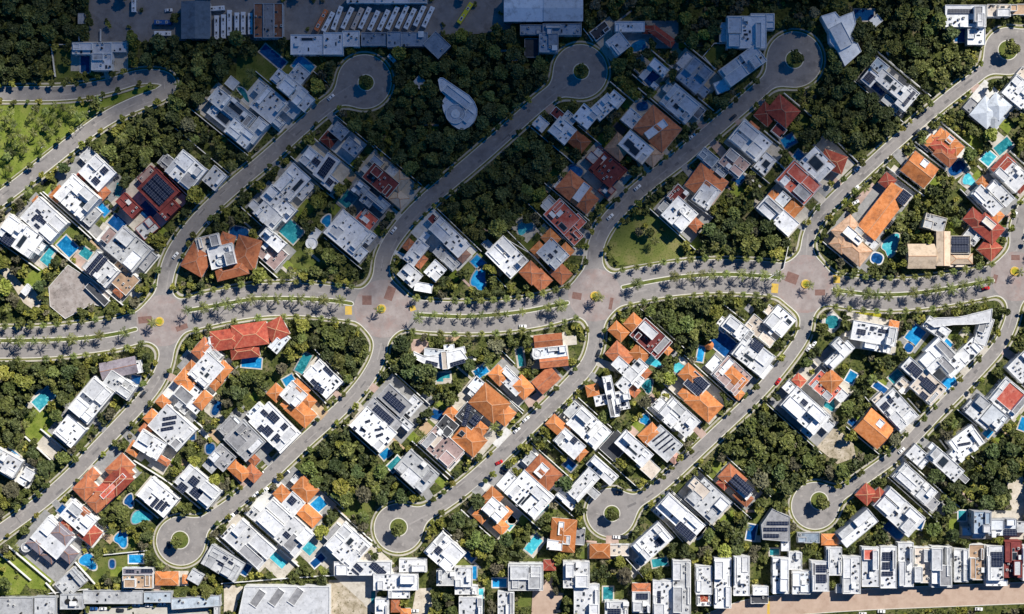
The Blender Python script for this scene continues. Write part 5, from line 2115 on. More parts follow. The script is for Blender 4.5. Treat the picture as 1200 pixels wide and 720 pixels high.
# ------------------------------------------------------------------ vehicles
def vehicle(body_pts, width, paint, name, bus=False):
    root = D.objects.new(name, None); COL.objects.link(root)
    b = MB(); L_ = body_pts['len']; w = width
    zb = .35
    if bus:
        H = 3.0
        b.box((0, 0), (1, 0), (0, 1), L_, w, zb, H - .12, 0, False); b.box((0, 0), (1, 0), (0, 1), L_ - .3, w - .3, H - .12, H, 0)
        for s in (1, -1):
            b.poly([(-L_ / 2, s * w / 2, H - .12), (L_ / 2, s * w / 2, H - .12), (L_ / 2 - .15, s * (w / 2 - .15), H), (-L_ / 2 + .15, s * (w / 2 - .15), H)][::s])
        for s in (1, -1):
            b.poly([(s * L_ / 2, -w / 2, H - .12), (s * L_ / 2, w / 2, H - .12), (s * (L_ / 2 - .15), w / 2 - .15, H), (s * (L_ / 2 - .15), -w / 2 + .15, H)][::s])
        b.obj('body', paint, root)
        for s in (1, -1):
            g = MB()
            for i in range(6): g.box((-L_ / 2 + 1.4 + i * (L_ - 2.4) / 5.6, s * (w / 2 + .015)), (1, 0), (0, 1), (L_ - 2.4) / 5.6 - .15, .04, 1.5, 2.45)
            g.obj('side_window', M_GLASS, root)
        g = MB(); g.box((L_ / 2 + .015, 0), (1, 0), (0, 1), .04, w - .3, 1.2, 2.6); g.obj('windscreen', M_GLASS, root)
        for xx, l in ((-L_ * .28, 2.2), (L_ * .22, 1.6)):
            g = MB(); g.box((xx, 0), (1, 0), (0, 1), l, 1.5, H, H + .28); g.box((xx, 0), (1, 0), (0, 1), l * .6, .8, H + .28, H + .31, 1); g.obj('roof_air_unit', [M_ACW, M_DARK], root)
        for xx in (-L_ * .1, L_ * .38):
            g = MB(); g.box((xx, 0), (1, 0), (0, 1), .7, .7, H, H + .1); g.obj('roof_hatch', M_FRAME, root)
    else:
        sec = [(-L_ / 2, .72, .95), (-L_ / 2 + .25, .92, 1), (-L_ * .16, .98, 1), (L_ * .18, .95, 1), (L_ / 2 - .3, .78, .96), (L_ / 2, .62, .88)]
        for (x0, z0, k0), (x1, z1, k1) in zip(sec, sec[1:]):
            a0, a1 = w / 2 * k0, w / 2 * k1
            b.poly([(x0, -a0, z0), (x1, -a1, z1), (x1, a1, z1), (x0, a0, z0)])
            b.poly([(x0, -a0, zb), (x1, -a1, zb), (x1, -a1, z1), (x0, -a0, z0)]); b.poly([(x1, a1, zb), (x0, a0, zb), (x0, a0, z0), (x1, a1, z1)])
        b.poly([(-L_ / 2, w / 2 * .95, zb), (-L_ / 2, -w / 2 * .95, zb), (-L_ / 2, -w / 2 * .95, .72), (-L_ / 2, w / 2 * .95, .72)])
        b.poly([(L_ / 2, -w / 2 * .88, zb), (L_ / 2, w / 2 * .88, zb), (L_ / 2, w / 2 * .88, .62), (L_ / 2, -w / 2 * .88, .62)])
        b.obj('body', paint, root)
        cab = [(-L_ * .36, .95, .80), (-L_ * .24, 1.46, .68), (L_ * .05, 1.48, .68), (L_ * .20, .96, .82)]
        g = MB()
        (xa, za, ka), (xb, z_b, kb), (xc, zc_, kc), (xd, zd, kd) = [(x, z, k * w / 2) for x, z, k in cab]
        g.poly([(xa, ka, za), (xa, -ka, za), (xb, -kb, z_b), (xb, kb, z_b)][::-1]); g.poly([(xd, -kd, zd), (xd, kd, zd), (xc, kc, zc_), (xc, -kc, zc_)])
        g.poly([(xa, -ka, za), (xd, -kd, zd), (xc, -kc, zc_), (xb, -kb, z_b)]); g.poly([(xd, kd, zd), (xa, ka, za), (xb, kb, z_b), (xc, kc, zc_)])
        g.obj('cabin_glass', M_GLASS, root)
        g = MB(); g.box(((xb + xc) / 2, 0), (1, 0), (0, 1), xc - xb, 2 * kb, z_b - .02, z_b + .05); g.obj('roof', paint, root)
        for s in (1, -1):
            g = MB(); g.box((L_ / 2, s * w * .32), (1, 0), (0, 1), .12, .34, .5, .64); g.obj('headlight', M_LAMP, root)
    r_ = .5 if bus else .33
    for xx in (-L_ * .30, L_ * .31):
        for s in (1, -1):
            g = MB(); N_ = 12; A = [(xx + r_ * math.cos(6.2832 * i / N_), r_ + r_ * math.sin(6.2832 * i / N_)) for i in range(N_)]
            y0, y1 = s * (w / 2 - .2), s * (w / 2 + .02)
            for i in range(N_):
                j = (i + 1) % N_; g.poly([(A[i][0], y0, A[i][1]), (A[j][0], y0, A[j][1]), (A[j][0], y1, A[j][1]), (A[i][0], y1, A[i][1])])
            g.poly([(x, y1, z) for x, z in A]); g.obj('wheel', M_TYRE, root)
    return root
def copy_thing(o):
    c = o.copy(); COL.objects.link(c)
    for ch in o.children:
        d = ch.copy(); COL.objects.link(d); d.parent = c
    return c
PROTO = {}
KN = {'t': 'tan', 'w': 'white', 'd': 'dark', 'r': 'red', 'b': 'blue', 'o': 'orange', 'y': 'yellow'}
carlab = {}
def onroad_z(x, y):
    d = interp(dR, x, y)
    return 0.02 if d < 0 else (0.162 if interp(dBt, x, y) < 0 else 0.2)
for x, y, a, c in cars:
    k = ('car', c)
    if k not in PROTO: PROTO[k] = vehicle({'len': 4.5}, 1.85, M_PAINT[c], 'parked_car'); o = PROTO[k]
    else: o = copy_thing(PROTO[k])
    wx, wy = W2(x, y); o.location = (wx, wy, onroad_z(x, y)); o.rotation_euler = (0, 0, -math.radians(a))
    near = min((h for h in houses if h.kind not in ('hut', 'palapa')), key=lambda h: math.hypot(h.x - x, h.y - y))
    ref = near.ref.replace(' house from the boulevard', ' from the boulevard')
    lab = '%s car near %s' % (KN[c], ref)
    carlab[lab] = carlab.get(lab, 0) + 1
    if carlab[lab] > 1: lab = ordn(carlab[lab]) + ' ' + lab
    tag(o, lab, 'car', 'cars parked along the streets')
    fill([(x - 4, y - 4), (x + 4, y - 4), (x + 4, y + 4), (x - 4, y + 4)], 1)
slb = sorted([b for b in buses if abs(b[3] + 64) < 12 and b[4] != 'y'], key=lambda b: b[0])
upb = sorted([b for b in buses if b[3] == 90 and b[0] > 240], key=lambda b: b[0])
for bs in buses:
    x, y, L_, a, c = bs
    k = ('bus', c)
    if k not in PROTO: PROTO[k] = vehicle({'len': 12.4}, 2.7, M_PAINT[c], 'parked_bus', True); o = PROTO[k]
    else: o = copy_thing(PROTO[k])
    wx, wy = W2(x, y, 3); o.location = (wx, wy, 0.262); o.rotation_euler = (0, 0, -math.radians(a)); o.scale = (L_ * S / 12.4, 1, 1)
    if c == 'y': lab = 'yellow bus parked alone at the right end of the depot yard'
    elif bs in slb: lab = '%s bus, %s from left in the slanted depot row' % (KN[c], ordn(slb.index(bs) + 1))
    elif bs in upb: lab = '%s bus, %s from left in the upright depot row' % (KN[c], ordn(upb.index(bs) + 1))
    elif a == 90: lab = 'white bus parked upright alone at the top of the depot yard' if x < 180 else 'white bus parked upright against the ribbed metal shed'
    elif a == -4: lab = 'white bus lying crosswise above the upright depot row'
    else: lab = '%s bus parked lengthwise left of the ribbed metal shed' % KN[c]
    tag(o, lab, 'bus', 'buses parked in the depot')
    fill([(x - 8, y - 8), (x + 8, y - 8), (x + 8, y + 8), (x - 8, y + 8)], 1)
# ------------------------------------------------------------------ trees
def quads_mesh(name, C, U, V, mats, mi=None, extra=None):
    n = len(C); P = np.empty((n, 4, 3))
    P[:, 0] = C - U - V; P[:, 1] = C + U - V; P[:, 2] = C + U + V; P[:, 3] = C - U + V
    verts = P.reshape(-1, 3); faces = np.arange(4 * n).reshape(n, 4)
    me = D.meshes.new(name); me.vertices.add(4 * n); me.vertices.foreach_set('co', verts.ravel())
    me.loops.add(4 * n); me.loops.foreach_set('vertex_index', faces.ravel())
    me.polygons.add(n); me.polygons.foreach_set('loop_start', np.arange(0, 4 * n, 4)); me.polygons.foreach_set('loop_total', np.full(n, 4))
    for m in mats: me.materials.append(m)
    if mi is not None: me.polygons.foreach_set('material_index', mi)
    me.update(calc_edges=True)
    return me
def crown_arrays(rng, n, leaf, nb=8, flat=0.62):
    """leaf quads of a crown of radius 1 whose base sits at z=0.6"""
    bl = []
    for i in range(nb):
        a = rng.uniform(0, 6.28); r = math.sqrt(rng.uniform(0, 1)) * .62
        bl.append((r * math.cos(a), r * math.sin(a), rng.uniform(-.1, .5) * flat + (1 - r) * .45, rng.uniform(.30, .52)))
    C = np.empty((n, 3)); 
    for i in range(n):
        b = bl[i % nb]
        d = rng.normal(size=3); d /= np.linalg.norm(d); d[2] = abs(d[2]) * 1.0 if rng.uniform() < .75 else d[2]
        rr = b[3] * rng.uniform(.55, 1.05)
        C[i] = (b[0] + d[0] * rr, b[1] + d[1] * rr, b[2] + d[2] * rr * .85)
    nrm = rng.normal(size=(n, 3)); nrm[:, 2] = np.abs(nrm[:, 2]) + .5; nrm /= np.linalg.norm(nrm, axis=1)[:, None]
    t = np.cross(nrm, rng.normal(size=(n, 3))); t /= np.linalg.norm(t, axis=1)[:, None]
    w = np.cross(nrm, t)
    s = leaf * rng.uniform(.6, 1.35, size=(n, 1))
    return C, t * s, w * s * .75
def limb(b, p, q, r0, r1, n=6):
    d = np.array(q) - np.array(p); l = np.linalg.norm(d); d /= l
    a = np.cross(d, (0.3, 1, 0.1)); a /= np.linalg.norm(a); c = np.cross(d, a)
    for i in range(n):
        t0, t1 = 6.2832 * i / n, 6.2832 * (i + 1) / n
        f = lambda o, r, t: tuple(np.array(o) + (a * math.cos(t) + c * math.sin(t)) * r)
        b.poly([f(p, r0, t0), f(p, r0, t1), f(q, r1, t1), f(q, r1, t0)])
def trunk_geo(b, rng, h):
    limb(b, (0, 0, 0), (rng.uniform(-.04, .04), rng.uniform(-.04, .04), h), .075, .05)
    for i in range(5):
        a = i * 1.257 + rng.uniform(0, .6); limb(b, (0, 0, h * rng.uniform(.75, 1)), (.5 * math.cos(a), .5 * math.sin(a), h + rng.uniform(.25, .5)), .04, .012, 5)
rng = np.random.default_rng(21)
CROWNS = []; TRUNKS = []
for k in range(10):
    C, U, V = crown_arrays(rng, 800, .12, 7 + k % 5)
    C[:, 2] += 1.0
    CROWNS.append([quads_mesh('crown', C, U, V, [M_LEAF[q]]) for q in range(4)])
    b = MB(); trunk_geo(b, rng, .95); TRUNKS.append(b.data('trunk', M_BARK))
# round street tree in one mesh: crown and stem
def street_tree(m, seed):
    r = np.random.default_rng(seed); C, U, V = crown_arrays(r, 240, .17, 7); C[:, 2] += 1.2
    me = quads_mesh('street_tree', C, U, V, [m, M_BARK])
    import bmesh
    bm = bmesh.new(); bm.from_mesh(me); b = MB(); trunk_geo(b, r, 1.2)
    for f in b.f:
        q = bm.faces.new([bm.verts.new(b.v[i]) for i in f]); q.material_index = 1
    bm.to_mesh(me); bm.free(); return me
def frond(b, rng, a, pitch, ln, base, droop, wid=.34, seg=5):
    """one feather: paired leaflet strips either side of an arching midrib"""
    ca, sa = math.cos(a), math.sin(a); pts = []
    x = 0; z = 0; p = pitch
    for i in range(seg + 1):
        pts.append((base[0] + ca * x, base[1] + sa * x, base[2] + z)); x += ln / seg * math.cos(p); z += ln / seg * math.sin(p); p -= droop / seg
    for i in range(seg):
        w0 = wid * math.sin(math.pi * (.12 + .80 * i / seg)); w1 = w0 * .55
        for s in (1, -1):
            o = lambda q, w, dz: (q[0] - sa * s * w, q[1] + ca * s * w, q[2] - dz)
            A, B_ = pts[i], pts[i + 1]
            m_ = tuple(A[k] + (B_[k] - A[k]) * .8 for k in range(3))
            out_ = o(m_, w0, w0 * .45); out2 = o(B_, w1 * 1.3, w1 * .5)
            b.poly([A, m_, out2, out_] if s < 0 else [A, out_, out2, m_])
def palm_meshes(seed, nf, ln, th, pitch=(-.3, .75)):
    r = np.random.default_rng(seed); b = MB()
    for i in range(nf):
        frond(b, r, 6.2832 * i / nf * 2.618 + r.uniform(-.15, .15), r.uniform(*pitch), ln * r.uniform(.8, 1.1), (0, 0, th), r.uniform(.9, 1.5), wid=ln * .21)
    c = b.data('crown', M_FROND)
    t = MB(); t.cyl((0, 0), .24, 0, th * .3, 8, 0, .2); t.cyl((0, 0), .2, th * .3, th, 8, 0, .13)
    return c, t.data('trunk', M_PTRUNK)
ROYAL = [palm_meshes(40 + i, (18, 14, 20, 16, 12)[i], (3.9, 3.4, 4.2, 3.7, 4.1)[i], (7.4, 6.2, 8.2, 7.0, 8.8)[i], ((-.3, .75), (-.1, 1.0), (-.5, .8), (-.3, .5), (-.2, .9))[i]) for i in range(5)]
def young_palm(seed):
    r = np.random.default_rng(seed); b = MB(); th = 4.6
    for i in range(30):
        frond(b, r, i * 2.399 + r.uniform(-.2, .2), r.uniform(-.2, 1.3), 2.5 * r.uniform(.8, 1.1), (0, 0, th), r.uniform(1.0, 1.9), wid=.55, seg=4)
    n = len(b.f); b.cyl((0, 0), .13, 0, th, 7, 1)
    return b.data('verge_palm', [M_FROND, M_PTRUNK])
YOUNG = [young_palm(70 + i) for i in range(5)]
STREETT = [street_tree(M_LEAF[i % 3 if i % 3 else 1], 90 + i) for i in range(6)]

def walk(poly, step, off=0.0, start=0.0):
    out = []; s = start; acc = 0
    for (x0, y0), (x1, y1) in zip(poly, poly[1:]):
        l = math.hypot(x1 - x0, y1 - y0)
        while s <= acc + l:
            t = (s - acc) / l; nx, ny = -(y1 - y0) / l, (x1 - x0) / l
            out.append((x0 + (x1 - x0) * t + nx * off, y0 + (y1 - y0) * t + ny * off, s)); s += step
        acc += l
    return out
rnd = random.Random(17)
crowns_px = []                       # (x, y, r) taken by individually placed trees
SEG = {'A': ('left of the first roundabout', -1), 'B': ('after the first roundabout', 1), 'C': ('after the second roundabout', 1), 'D': ('after the third roundabout', 1), 'E': ('after the fourth roundabout', 1), 'F': ('after the fifth roundabout', 1)}
def place_royal(x, y, lab, grp, sc=1.0):
    i = rnd.randrange(5); o = D.objects.new('royal_palm', None); COL.objects.link(o)
    link('crown', ROYAL[i][0], o); link('trunk', ROYAL[i][1], o)
    o.location = (*W2(x, y), .14); o.rotation_euler = (rnd.uniform(-.07, .07), rnd.uniform(-.07, .07), rnd.uniform(0, 6.28)); o.scale = (sc,) * 3
    tag(o, lab, 'palm tree', grp); crowns_px.append((x, y, 4))
def place_simple(me, name, cat, x, y, lab, grp, sc):
    o = link(name, me, None, (*W2(x, y), .13), rnd.uniform(0, 6.28), (sc,) * 3); tag(o, lab, cat, grp); crowns_px.append((x, y, 5))
nverge = 0
for n, p, hw, m in BS:
    where, sg = SEG[n]
    L_ = [q for q in walk(m, 14.6, 0, 4) if rnd.random() < .91]
    if sg < 0: L_ = L_[::-1]
    for i, (x, y, s) in enumerate(L_):
        if -70 < x < 1270: place_royal(x + rnd.uniform(-3, 3), y + rnd.uniform(-.7, .7), 'tall feathery palm in the boulevard median, %s %s' % (ordn(i + 1), where), 'palms in the boulevard median', rnd.uniform(.7, 1.2))
    for off, row in ((-hw - 2.0, 'upper'), (hw + 2.0, 'lower')):
        L_ = [q for q in walk(p, 15.4, off, 7)]
        n0 = len(L_); L_ = [q for q in L_ if 1.0 < interp(dR, q[0], q[1]) < 6 and rnd.random() < (.95 if row == 'upper' else .85)]
        if sg < 0: L_ = L_[::-1]
        for i, (x, y, s) in enumerate(L_):
            if -70 < x < 1270: place_simple(rnd.choice(YOUNG), 'verge_palm', 'verge palm', x + rnd.uniform(-1, 1), y, 'small round palm on the boulevard\'s %s verge, %s %s' % (row, ordn(i + 1), where), 'round palms on the boulevard verges', rnd.uniform(.85, 1.15)); nverge += 1
for i, (x, y, r) in enumerate(ROADI):
    dx = (-5 if i == 0 else (-2 if i == 1 else 4))
    place_royal(x + (dx if i in (0,) else dx * .6), y + 1, 'single tall palm on the %s roundabout island of the boulevard' % ordn(i + 1), 'palms on the roundabout islands', .95)
    b = MB(); cx, cy = W2(x, y)
    b.cyl((cx, cy), r * S - .1, .15, .42, 24, 0); b.cyl((cx, cy), r * S - 1.0, .42, .5, 20, 1)
    o = b.obj('roundabout_planter', [M_PAVE['yellow'], M_LAWN['yellow']], None)
    tag(o, 'yellow-edged round planter in the middle of the %s boulevard roundabout' % ordn(i + 1), 'planter', 'yellow roundabout planters')
nst = 0
for n, (p, hw, c) in SS.items():
    for sd, off in (('left', -1), ('right', 1)):
        upper = 'upper' in n or 'park' in n
        sdn = sd if upper else ('right' if sd == 'left' else 'left')
        L_ = [q for q in walk(p, 15, off * (hw + 1.9), 40 if 'park' not in n else 8)]
        k = 0
        for x, y, s in L_:
            k += 0
            if not (-10 < x < 1210 and -10 < y < 730) or rnd.random() < .3: continue
            x += rnd.uniform(-2, 2); y += rnd.uniform(-2, 2)
            if not .9 < interp(dR, x, y) < 9: continue
            k += 1; nst += 1
            place_simple(rnd.choice(STREETT), 'street_tree', 'street tree', x, y, 'small round kerbside tree, %s from the %s, %s side of %s' % (ordn(k), 'boulevard' if 'park' not in n else 'left edge', sdn, n), 'street trees along the kerbs', rnd.uniform(1.4, 2.7))
    if c:
        i = rnd.randrange(10); o = D.objects.new('tree', None); COL.objects.link(o); link('crown', CROWNS[i][1], o); link('trunk', TRUNKS[i], o)
        o.location = (*W2(c[3], c[4]), .15); o.scale = (c[5] * S * .85,) * 3
        tag(o, 'bushy tree filling the round green island at the end of %s' % n, 'tree', 'trees on the turning circles'); crowns_px.append((c[3], c[4], c[5]))
print('verge', nverge, 'street trees', nst)
# ---------------- all other greenery: candidate points by dart throwing
WOODS = {'dark wood at the top left': [(0, 0), (104, 0), (104, 50), (60, 52), (58, 96), (-60, 106), (-60, -60)],
 'dark wood between park street and first upper street': [(200, 46), (300, 48), (310, 70), (270, 90), (230, 130), (200, 190), (170, 180), (140, 165), (150, 135), (200, 120), (212, 95), (170, 80), (180, 50)],
 'dark wood between first and second upper streets': [(450, 70), (530, 60), (590, 40), (640, 70), (645, 95), (600, 130), (510, 210), (470, 200), (450, 130)],
 'dark wood right of second upper street': [(500, 262), (560, 210), (625, 145), (660, 180), (640, 200), (620, 230), (600, 265), (570, 290), (540, 250)],
 'dark wood between third and fourth upper streets': [(955, 60), (1000, 10), (1100, -20), (1110, 30), (1140, 70), (1100, 112), (1040, 160), (985, 215), (960, 185), (930, 175), (935, 150), (960, 110)],
 'thicket above the boulevard before the fourth roundabout': [(812, 262), (850, 250), (900, 265), (925, 280), (915, 300), (812, 302)],
 'wooded corner lot below the second roundabout': [(338, 378), (400, 380), (430, 392), (433, 420), (410, 442), (385, 430), (345, 395)],
 'wood below second lower street': [(362, 525), (400, 508), (430, 520), (460, 545), (460, 580), (430, 590), (400, 610), (375, 600), (355, 560)],
 'wood below the boulevard left of fourth lower street': [(735, 372), (770, 356), (835, 352), (845, 368), (825, 400), (800, 420), (780, 410)],
 'wood between fourth and fifth lower streets': [(850, 515), (885, 478), (920, 490), (945, 515), (1000, 540), (1010, 552), (960, 575), (925, 590), (880, 560), (862, 545)],
 'wood at the right below fifth lower street': [(1090, 575), (1130, 545), (1200, 495), (1260, 500), (1260, 590), (1190, 580), (1170, 600), (1130, 620), (1095, 640), (1075, 610)],
 'wood right of third lower street': [(515, 592), (545, 575), (575, 600), (600, 625), (590, 650), (560, 648), (540, 630)],
 'wood left of second lower street at the boulevard': [(445, 398), (480, 395), (500, 420), (500, 450), (470, 455), (450, 440)],
 'wood left of first lower street': [(0, 425), (40, 425), (110, 425), (125, 440), (80, 470), (60, 460), (30, 500), (30, 540), (-40, 540), (-40, 425)],
 'palm-dotted park at the left': [(-60, 125), (60, 124), (110, 121), (160, 109), (85, 150), (40, 185), (0, 215), (-60, 270)]}
def inpoly(P, x, y):
    ins = False
    for (ax, ay), (bx, by) in zip(P, P[1:] + P[:1]):
        if (ay > y) != (by > y) and x < (bx - ax) * (y - ay) / (by - ay) + ax: ins = not ins
    return ins
cell = 8; gridd = {}
def near_ok(x, y, r):
    ci, cj = int(x // cell), int(y // cell)
    for i in range(ci - 2, ci + 3):
        for j in range(cj - 2, cj + 3):
            for (a, b_, q) in gridd.get((i, j), ()):
                if (a - x) ** 2 + (b_ - y) ** 2 < (.62 * (r + q)) ** 2: return False
    return True
for a, b_, q in crowns_px: gridd.setdefault((int(a // cell), int(b_ // cell)), []).append((a, b_, q * .7))
def free(x, y, r, frac=.42):
    """crown centre on open soil and most of the crown off the roofs"""
    i, j = int(x) - GX0, int(y) - GY0
    if not (0 <= i < OW and 0 <= j < OH): return 0
    v = OCC[j, i]
    if v == 1: return 0
    for k in range(8):
        a = k * .785; ii, jj = int(x + frac * r * math.cos(a)) - GX0, int(y + frac * r * math.sin(a)) - GY0
        if 0 <= ii < OW and 0 <= jj < OH and OCC[jj, ii] == 1: return 0
    return {0: 1.0, 2: .10, 3: .035, 4: .03}.get(int(v), 0)
TR = []
rt = random.Random(99)
woodbb = {n: (min(p[0] for p in P), max(p[0] for p in P), min(p[1] for p in P), max(p[1] for p in P)) for n, P in WOODS.items()}
def wood_at(x, y):
    for n, P in WOODS.items():
        b_ = woodbb[n]
        if b_[0] <= x <= b_[1] and b_[2] <= y <= b_[3] and inpoly(P, x, y): return n
for it, (rlo, rhi, cnt) in enumerate(((7.5, 11, 9000), (5.5, 8.5, 16000), (4, 6, 30000), (2.4, 4.0, 40000))):
    for _ in range(cnt):
        x, y = rt.uniform(GX0 + 4, GX1 - 4), rt.uniform(GY0 + 4, GY1 - 4); r = rt.uniform(rlo, rhi)
        d = interp(dR, x, y)
        if d < 3 + .75 * r or interp(dBt, x, y) < 2 + .5 * r: continue
        pr = free(x, y, r)
        if pr == 0: continue
        if rt.random() < .06: r *= rt.uniform(.7, 1.35)
        w = None
        if it == 0:
            w = wood_at(x, y)
            out_ = not (-5 < x < 1205 and -5 < y < 725)
            if not (w and 'park' not in w) and not out_ and rt.random() > .12: continue
        if pr < 1 and rt.random() > pr * (.8 if it < 2 else .3): continue
        if not near_ok(x, y, r): continue
        w = w or wood_at(x, y)
        if not w and it > 0 and math.sin(x / 9.1 + y / 14.3) + math.sin(x / 15.7 - y / 8.3 + 1.1) + .5 * math.sin(x / 5.1 + y / 4.7) > .75 and -20 < x < 1220 and -20 < y < 740: continue
        gridd.setdefault((int(x // cell), int(y // cell)), []).append((x, y, r))
        TR.append((x, y, r, w))
TR.sort(key=lambda q: -q[2])
inn = [q for q in TR if 4 < q[0] < 1196 and 4 < q[1] < 716]
single = inn[:285]; ss = set(single); rest = [q for q in TR if q not in ss]
print('trees', len(TR), 'single', len(single), 'rest', len(rest), 'min r', single[-1][2])
rank = {}
KINDS = [(1, 'mid-green'), (0, 'dark'), (0, 'dark'), (1, 'mid-green'), (2, 'light green'), (3, 'dry brownish')]
def shade_kind(x, y, w, r):
    if w and 'dark wood' in w: return r.choice(KINDS[:4])
    if w and 'park' not in w: return r.choice([KINDS[1]] * 9 + [KINDS[0]] * 6 + KINDS[4:])
    return r.choice([KINDS[0], KINDS[1], KINDS[0], KINDS[1], KINDS[4], KINDS[4], KINDS[0], KINDS[5]])
SIZE = ['broadest', 'second broadest', 'third broadest', 'fourth broadest']
for x, y, r, w in single:
    kd, kn = shade_kind(x, y, w, rt)
    i = rt.randrange(10); hgt = rt.uniform(.75, 1.0)
    o = D.objects.new('tree', None); COL.objects.link(o); link('crown', CROWNS[i][kd], o); link('trunk', TRUNKS[i], o)
    sc = r * S * 1.08; o.location = (*W2(x, y), 0); o.scale = (sc, sc, sc * hgt); o.rotation_euler = (0, 0, rt.uniform(0, 6.28))
    if w: ref = 'in the ' + w
    else:
        nr = min((h for h in houses if h.kind in ('house', 'row', 'warehouse', 'office')), key=lambda h: math.hypot(h.x - x, h.y - y)); ref = 'by ' + nr.ref.replace(' house from the boulevard', ' from boulevard')
    k = (kn, ref); rank[k] = rank.get(k, 0) + 1; m = rank[k]
    kn = kn.replace('light green', 'light').replace('dry brownish', 'brownish'); lab = '%s%s tree %s' % ('' if m == 0 else (ordn(m) + ' broadest ' if m > 1 else 'broadest '), kn, ref)
    tag(o, lab, 'tree', 'trees among the houses and woods')
# everything smaller or repeated beyond that: two joined masses
def mass(name, L_, n0, label):
    CC = []; UU = []; VV = []; MI = []
    r_ = np.random.default_rng(5)
    base = [crown_arrays(r_, n0, .165 if n0 > 100 else .20, 6) for _ in range(8)]
    for x, y, r, w in L_:
        C, U, V = base[rt.randrange(8)]
        m = n0 if r > 3.2 else n0 // 2
        a = rt.uniform(0, 6.28); ca, sa = math.cos(a), math.sin(a); R_ = np.array([[ca, sa, 0], [-sa, ca, 0], [0, 0, 1]])
        sc = r * S * 1.1
        wx, wy = W2(x, y)
        k = 1.0 if r > 3.2 else 1.35
        CC.append((C[:m] @ R_) * sc + (wx, wy, sc * (.85 if r > 4 else .25))); UU.append((U[:m] @ R_) * sc * k); VV.append((V[:m] @ R_) * sc * k)
        MI.append(np.full(m, shade_kind(x, y, w, rt)[0], np.int32))
    me = quads_mesh(name, np.concatenate(CC), np.concatenate(UU), np.concatenate(VV), M_LEAF, np.concatenate(MI))
    o = link(name, me); o['kind'] = 'stuff'; o['label'] = label; return o
mass('woodland_foliage', [q for q in rest if q[2] > 5.0], 190, 'dense dark woodland foliage between the streets')
mass('garden_shrubbery', [q for q in rest if q[2] <= 5.0], 80, 'low garden shrubs and bushes filling the gaps between houses')
# feather palms scattered through park and gardens
ng = 0; pk = {}
for _ in range(2500):
    if ng >= 110: break
    inp = rt.random() < .3
    x, y = (rt.uniform(0, 110), rt.uniform(122, 215)) if inp else (rt.uniform(10, 1190), rt.uniform(60, 710))
    if inp and not inpoly(WOODS['palm-dotted park at the left'], x, y): continue
    if interp(dR, x, y) < 5 or free(x, y, 4, .5) == 0 or interp(dBt, x, y) < 3: continue
    if any(math.hypot(x - a, y - b_) < 9 for a, b_, q in crowns_px): continue
    if inp: ref = 'in the park at the left'
    else:
        nr = min((h for h in houses if h.kind in ('house', 'row')), key=lambda h: math.hypot(h.x - x, h.y - y)); ref = 'by ' + nr.ref.replace(' house from the boulevard', ' from boulevard')
    pk.setdefault(ref, []).append((x, y)); ng += 1; crowns_px.append((x, y, 4))
for ref, L_ in pk.items():
    L_.sort()
    for i, (x, y) in enumerate(L_):
        place_royal(x, y, 'feathery palm%s %s' % ('' if len(L_) == 1 else ', %s from left,' % ordn(i + 1), ref), 'palms in gardens and park', rt.uniform(.7, .95))

# ------------------------------------------------------------------ street lamps
b = MB(); b.cyl((0, 0), .09, 0, 6.5, 8, 0, .06); lampc = b.data('pole', M_FRAME)
b = MB(); b.box((.6, 0), (1, 0), (0, 1), 1.3, .08, 6.42, 6.5, 0); b.box((1.25, 0), (1, 0), (0, 1), .7, .32, 6.36, 6.5, 0); lamph = b.data('lamp_head', M_ACW)
for n, pts in (('park', [(100, 147), (106, 133), (120, 118), (55, 173), (96, 150), (41, 128)]),):
    pts = sorted(pts)
    for i, (x, y) in enumerate(pts):
        o = D.objects.new('street_lamp', None); COL.objects.link(o); link('pole', lampc, o); link('lamp_head', lamph, o)
        o.location = (*W2(x, y), .1); o.rotation_euler = (0, 0, rt.uniform(0, 6.28)); tag(o, 'slim pale park lamp, %s from left beside park street' % ordn(i + 1), 'street lamp', 'lamps along the park')

# ------------------------------------------------------------------ sky, sun, the cloud whose shade lies over the top of the place, camera
w = D.worlds.new('World'); scene.world = w; w.use_nodes = True
nt = w.node_tree; sky = nt.nodes.new('ShaderNodeTexSky'); sky.sky_type = 'NISHITA'; sky.sun_disc = False
az = math.atan2(SH[0], SH[1]); sky.sun_elevation = math.radians(EL); sky.sun_rotation = az
hsv = nt.nodes.new('ShaderNodeHueSaturation'); hsv.inputs['Saturation'].default_value = 1.25; nt.links.new(sky.outputs[0], hsv.inputs['Color']); nt.links.new(hsv.outputs[0], nt.nodes['Background'].inputs[0]); nt.nodes['Background'].inputs[1].default_value = 0.085; sky.ozone_density = 6.0; sky.dust_density = 0.0; sky.air_density = .55
sd = D.lights.new('sun', 'SUN'); sd.energy = 5.0; sd.angle = math.radians(.5); sd.color = (1.0, .95, .87)
so = D.objects.new('sun', sd); COL.objects.link(so)
so.rotation_euler = (math.radians(90 - EL), 0, -az + math.pi)
BL = [(650, 105, 230, 135, 1.5), (420, 105, 150, 100, .9), (845, 75, 118, 105, 1.3), (250, 60, 150, 62, .9), (70, 40, 130, 55, .9), (590, 215, 120, 70, .85), (320, 230, 170, 80, .42), (235, 265, 60, 50, .25), (490, 275, 80, 60, .5), (955, 22, 52, 42, .6), (820, 165, 70, 50, .5), (430, 205, 75, 55, .55), (430, -60, 520, 90, 1.2), (300, -300, 720, 220, 1.5)]  # last blobs stretch the cloud beyond the frame to block more sky light
zcl = 1000.0; cot = 1 / math.tan(math.radians(EL)); SIG = 0.06
cs = 12.0; cx_ = np.arange(-700, 1300, cs); cy_ = np.arange(-640, 400, cs)
CX, CY = np.meshgrid(cx_, cy_); F_ = np.zeros(CX.shape)
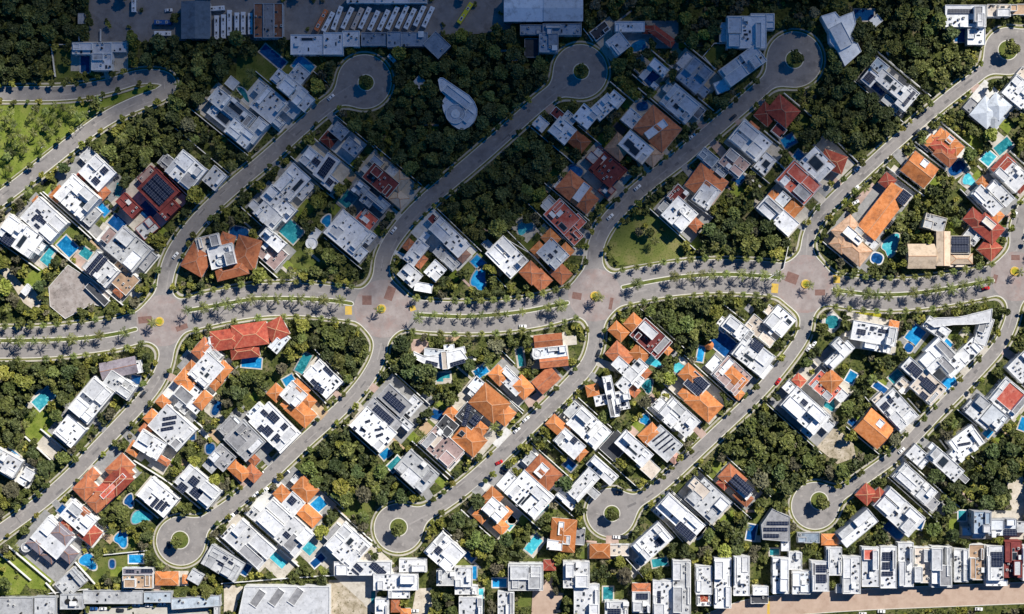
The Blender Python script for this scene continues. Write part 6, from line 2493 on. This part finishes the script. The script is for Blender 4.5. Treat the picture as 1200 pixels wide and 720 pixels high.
wob = 20 * np.sin(CX / 37 + CY / 53) + 15 * np.sin(CX / 19 - CY / 27 + 1.3) + 9 * np.sin(CX / 11 + CY / 13 + .4)
for x, y, rx, ry, am in BL: F_ += am * np.exp(-(((CX + wob * .6 - x) / rx) ** 2 + ((CY + wob - y) / ry) ** 2) * 1.15)
tau = 2.9 * (1 - np.exp(-1.15 * F_)) * np.clip((F_ - .05) / .12, 0, 1)
T_ = tau / SIG * math.sin(math.radians(EL))
ok = (T_ > .4); b = MB()
ins = ok[:-1, :-1] & ok[1:, :-1] & ok[:-1, 1:] & ok[1:, 1:]
def cp(j, i, s):
    gx_, gy_ = W2(cx_[i], cy_[j]); return (gx_ + SH[0] * zcl * cot, gy_ + SH[1] * zcl * cot, zcl + s * T_[j, i] / 2)
for j in range(ins.shape[0]):
    for i in range(ins.shape[1]):
        if not ins[j, i]: continue
        q = [(j, i), (j + 1, i), (j + 1, i + 1), (j, i + 1)]
        b.poly([cp(*k, 1) for k in q]); b.poly([cp(*k, -1) for k in q[::-1]])
        for (dj, di), (p, r) in (((0, -1), (0, 1)), ((1, 0), (1, 2)), ((0, 1), (2, 3)), ((-1, 0), (3, 0))):
            jj, ii = j + dj, i + di
            if not (0 <= jj < ins.shape[0] and 0 <= ii < ins.shape[1] and ins[jj, ii]):
                b.poly([cp(*q[p], -1), cp(*q[r], -1), cp(*q[r], 1), cp(*q[p], 1)])
cm = D.materials.new('cloud_vapour'); cm.use_nodes = True; cn = cm.node_tree; cn.nodes.clear()
o_ = cn.nodes.new('ShaderNodeOutputMaterial'); pv = cn.nodes.new('ShaderNodeVolumePrincipled'); pv.inputs['Density'].default_value = SIG; pv.inputs['Color'].default_value = (.95, .95, .95, 1)
cn.links.new(pv.outputs[0], o_.inputs['Volume'])
import bmesh
co = b.obj('cloud', cm); co['kind'] = 'stuff'; co['label'] = 'grey cloud drifting above that shades the upper streets'
bm = bmesh.new(); bm.from_mesh(co.data); bmesh.ops.remove_doubles(bm, verts=bm.verts, dist=.01); bmesh.ops.recalc_face_normals(bm, faces=bm.faces); bm.to_mesh(co.data); bm.free()
cam = D.cameras.new('camera'); cam.sensor_width = 36; cam.lens = 36 * CAMZ / 600; cam.clip_end = 20000; cam.clip_start = 1
camo = D.objects.new('camera', cam); COL.objects.link(camo); camo.location = (0, 0, CAMZ)
scene.camera = camo
vs = scene.view_settings; vs.view_transform = 'Standard'; vs.look = 'None'; vs.exposure = 0.38; vs.gamma = 1
vs.use_curve_mapping = False
print('objects', len(D.objects))
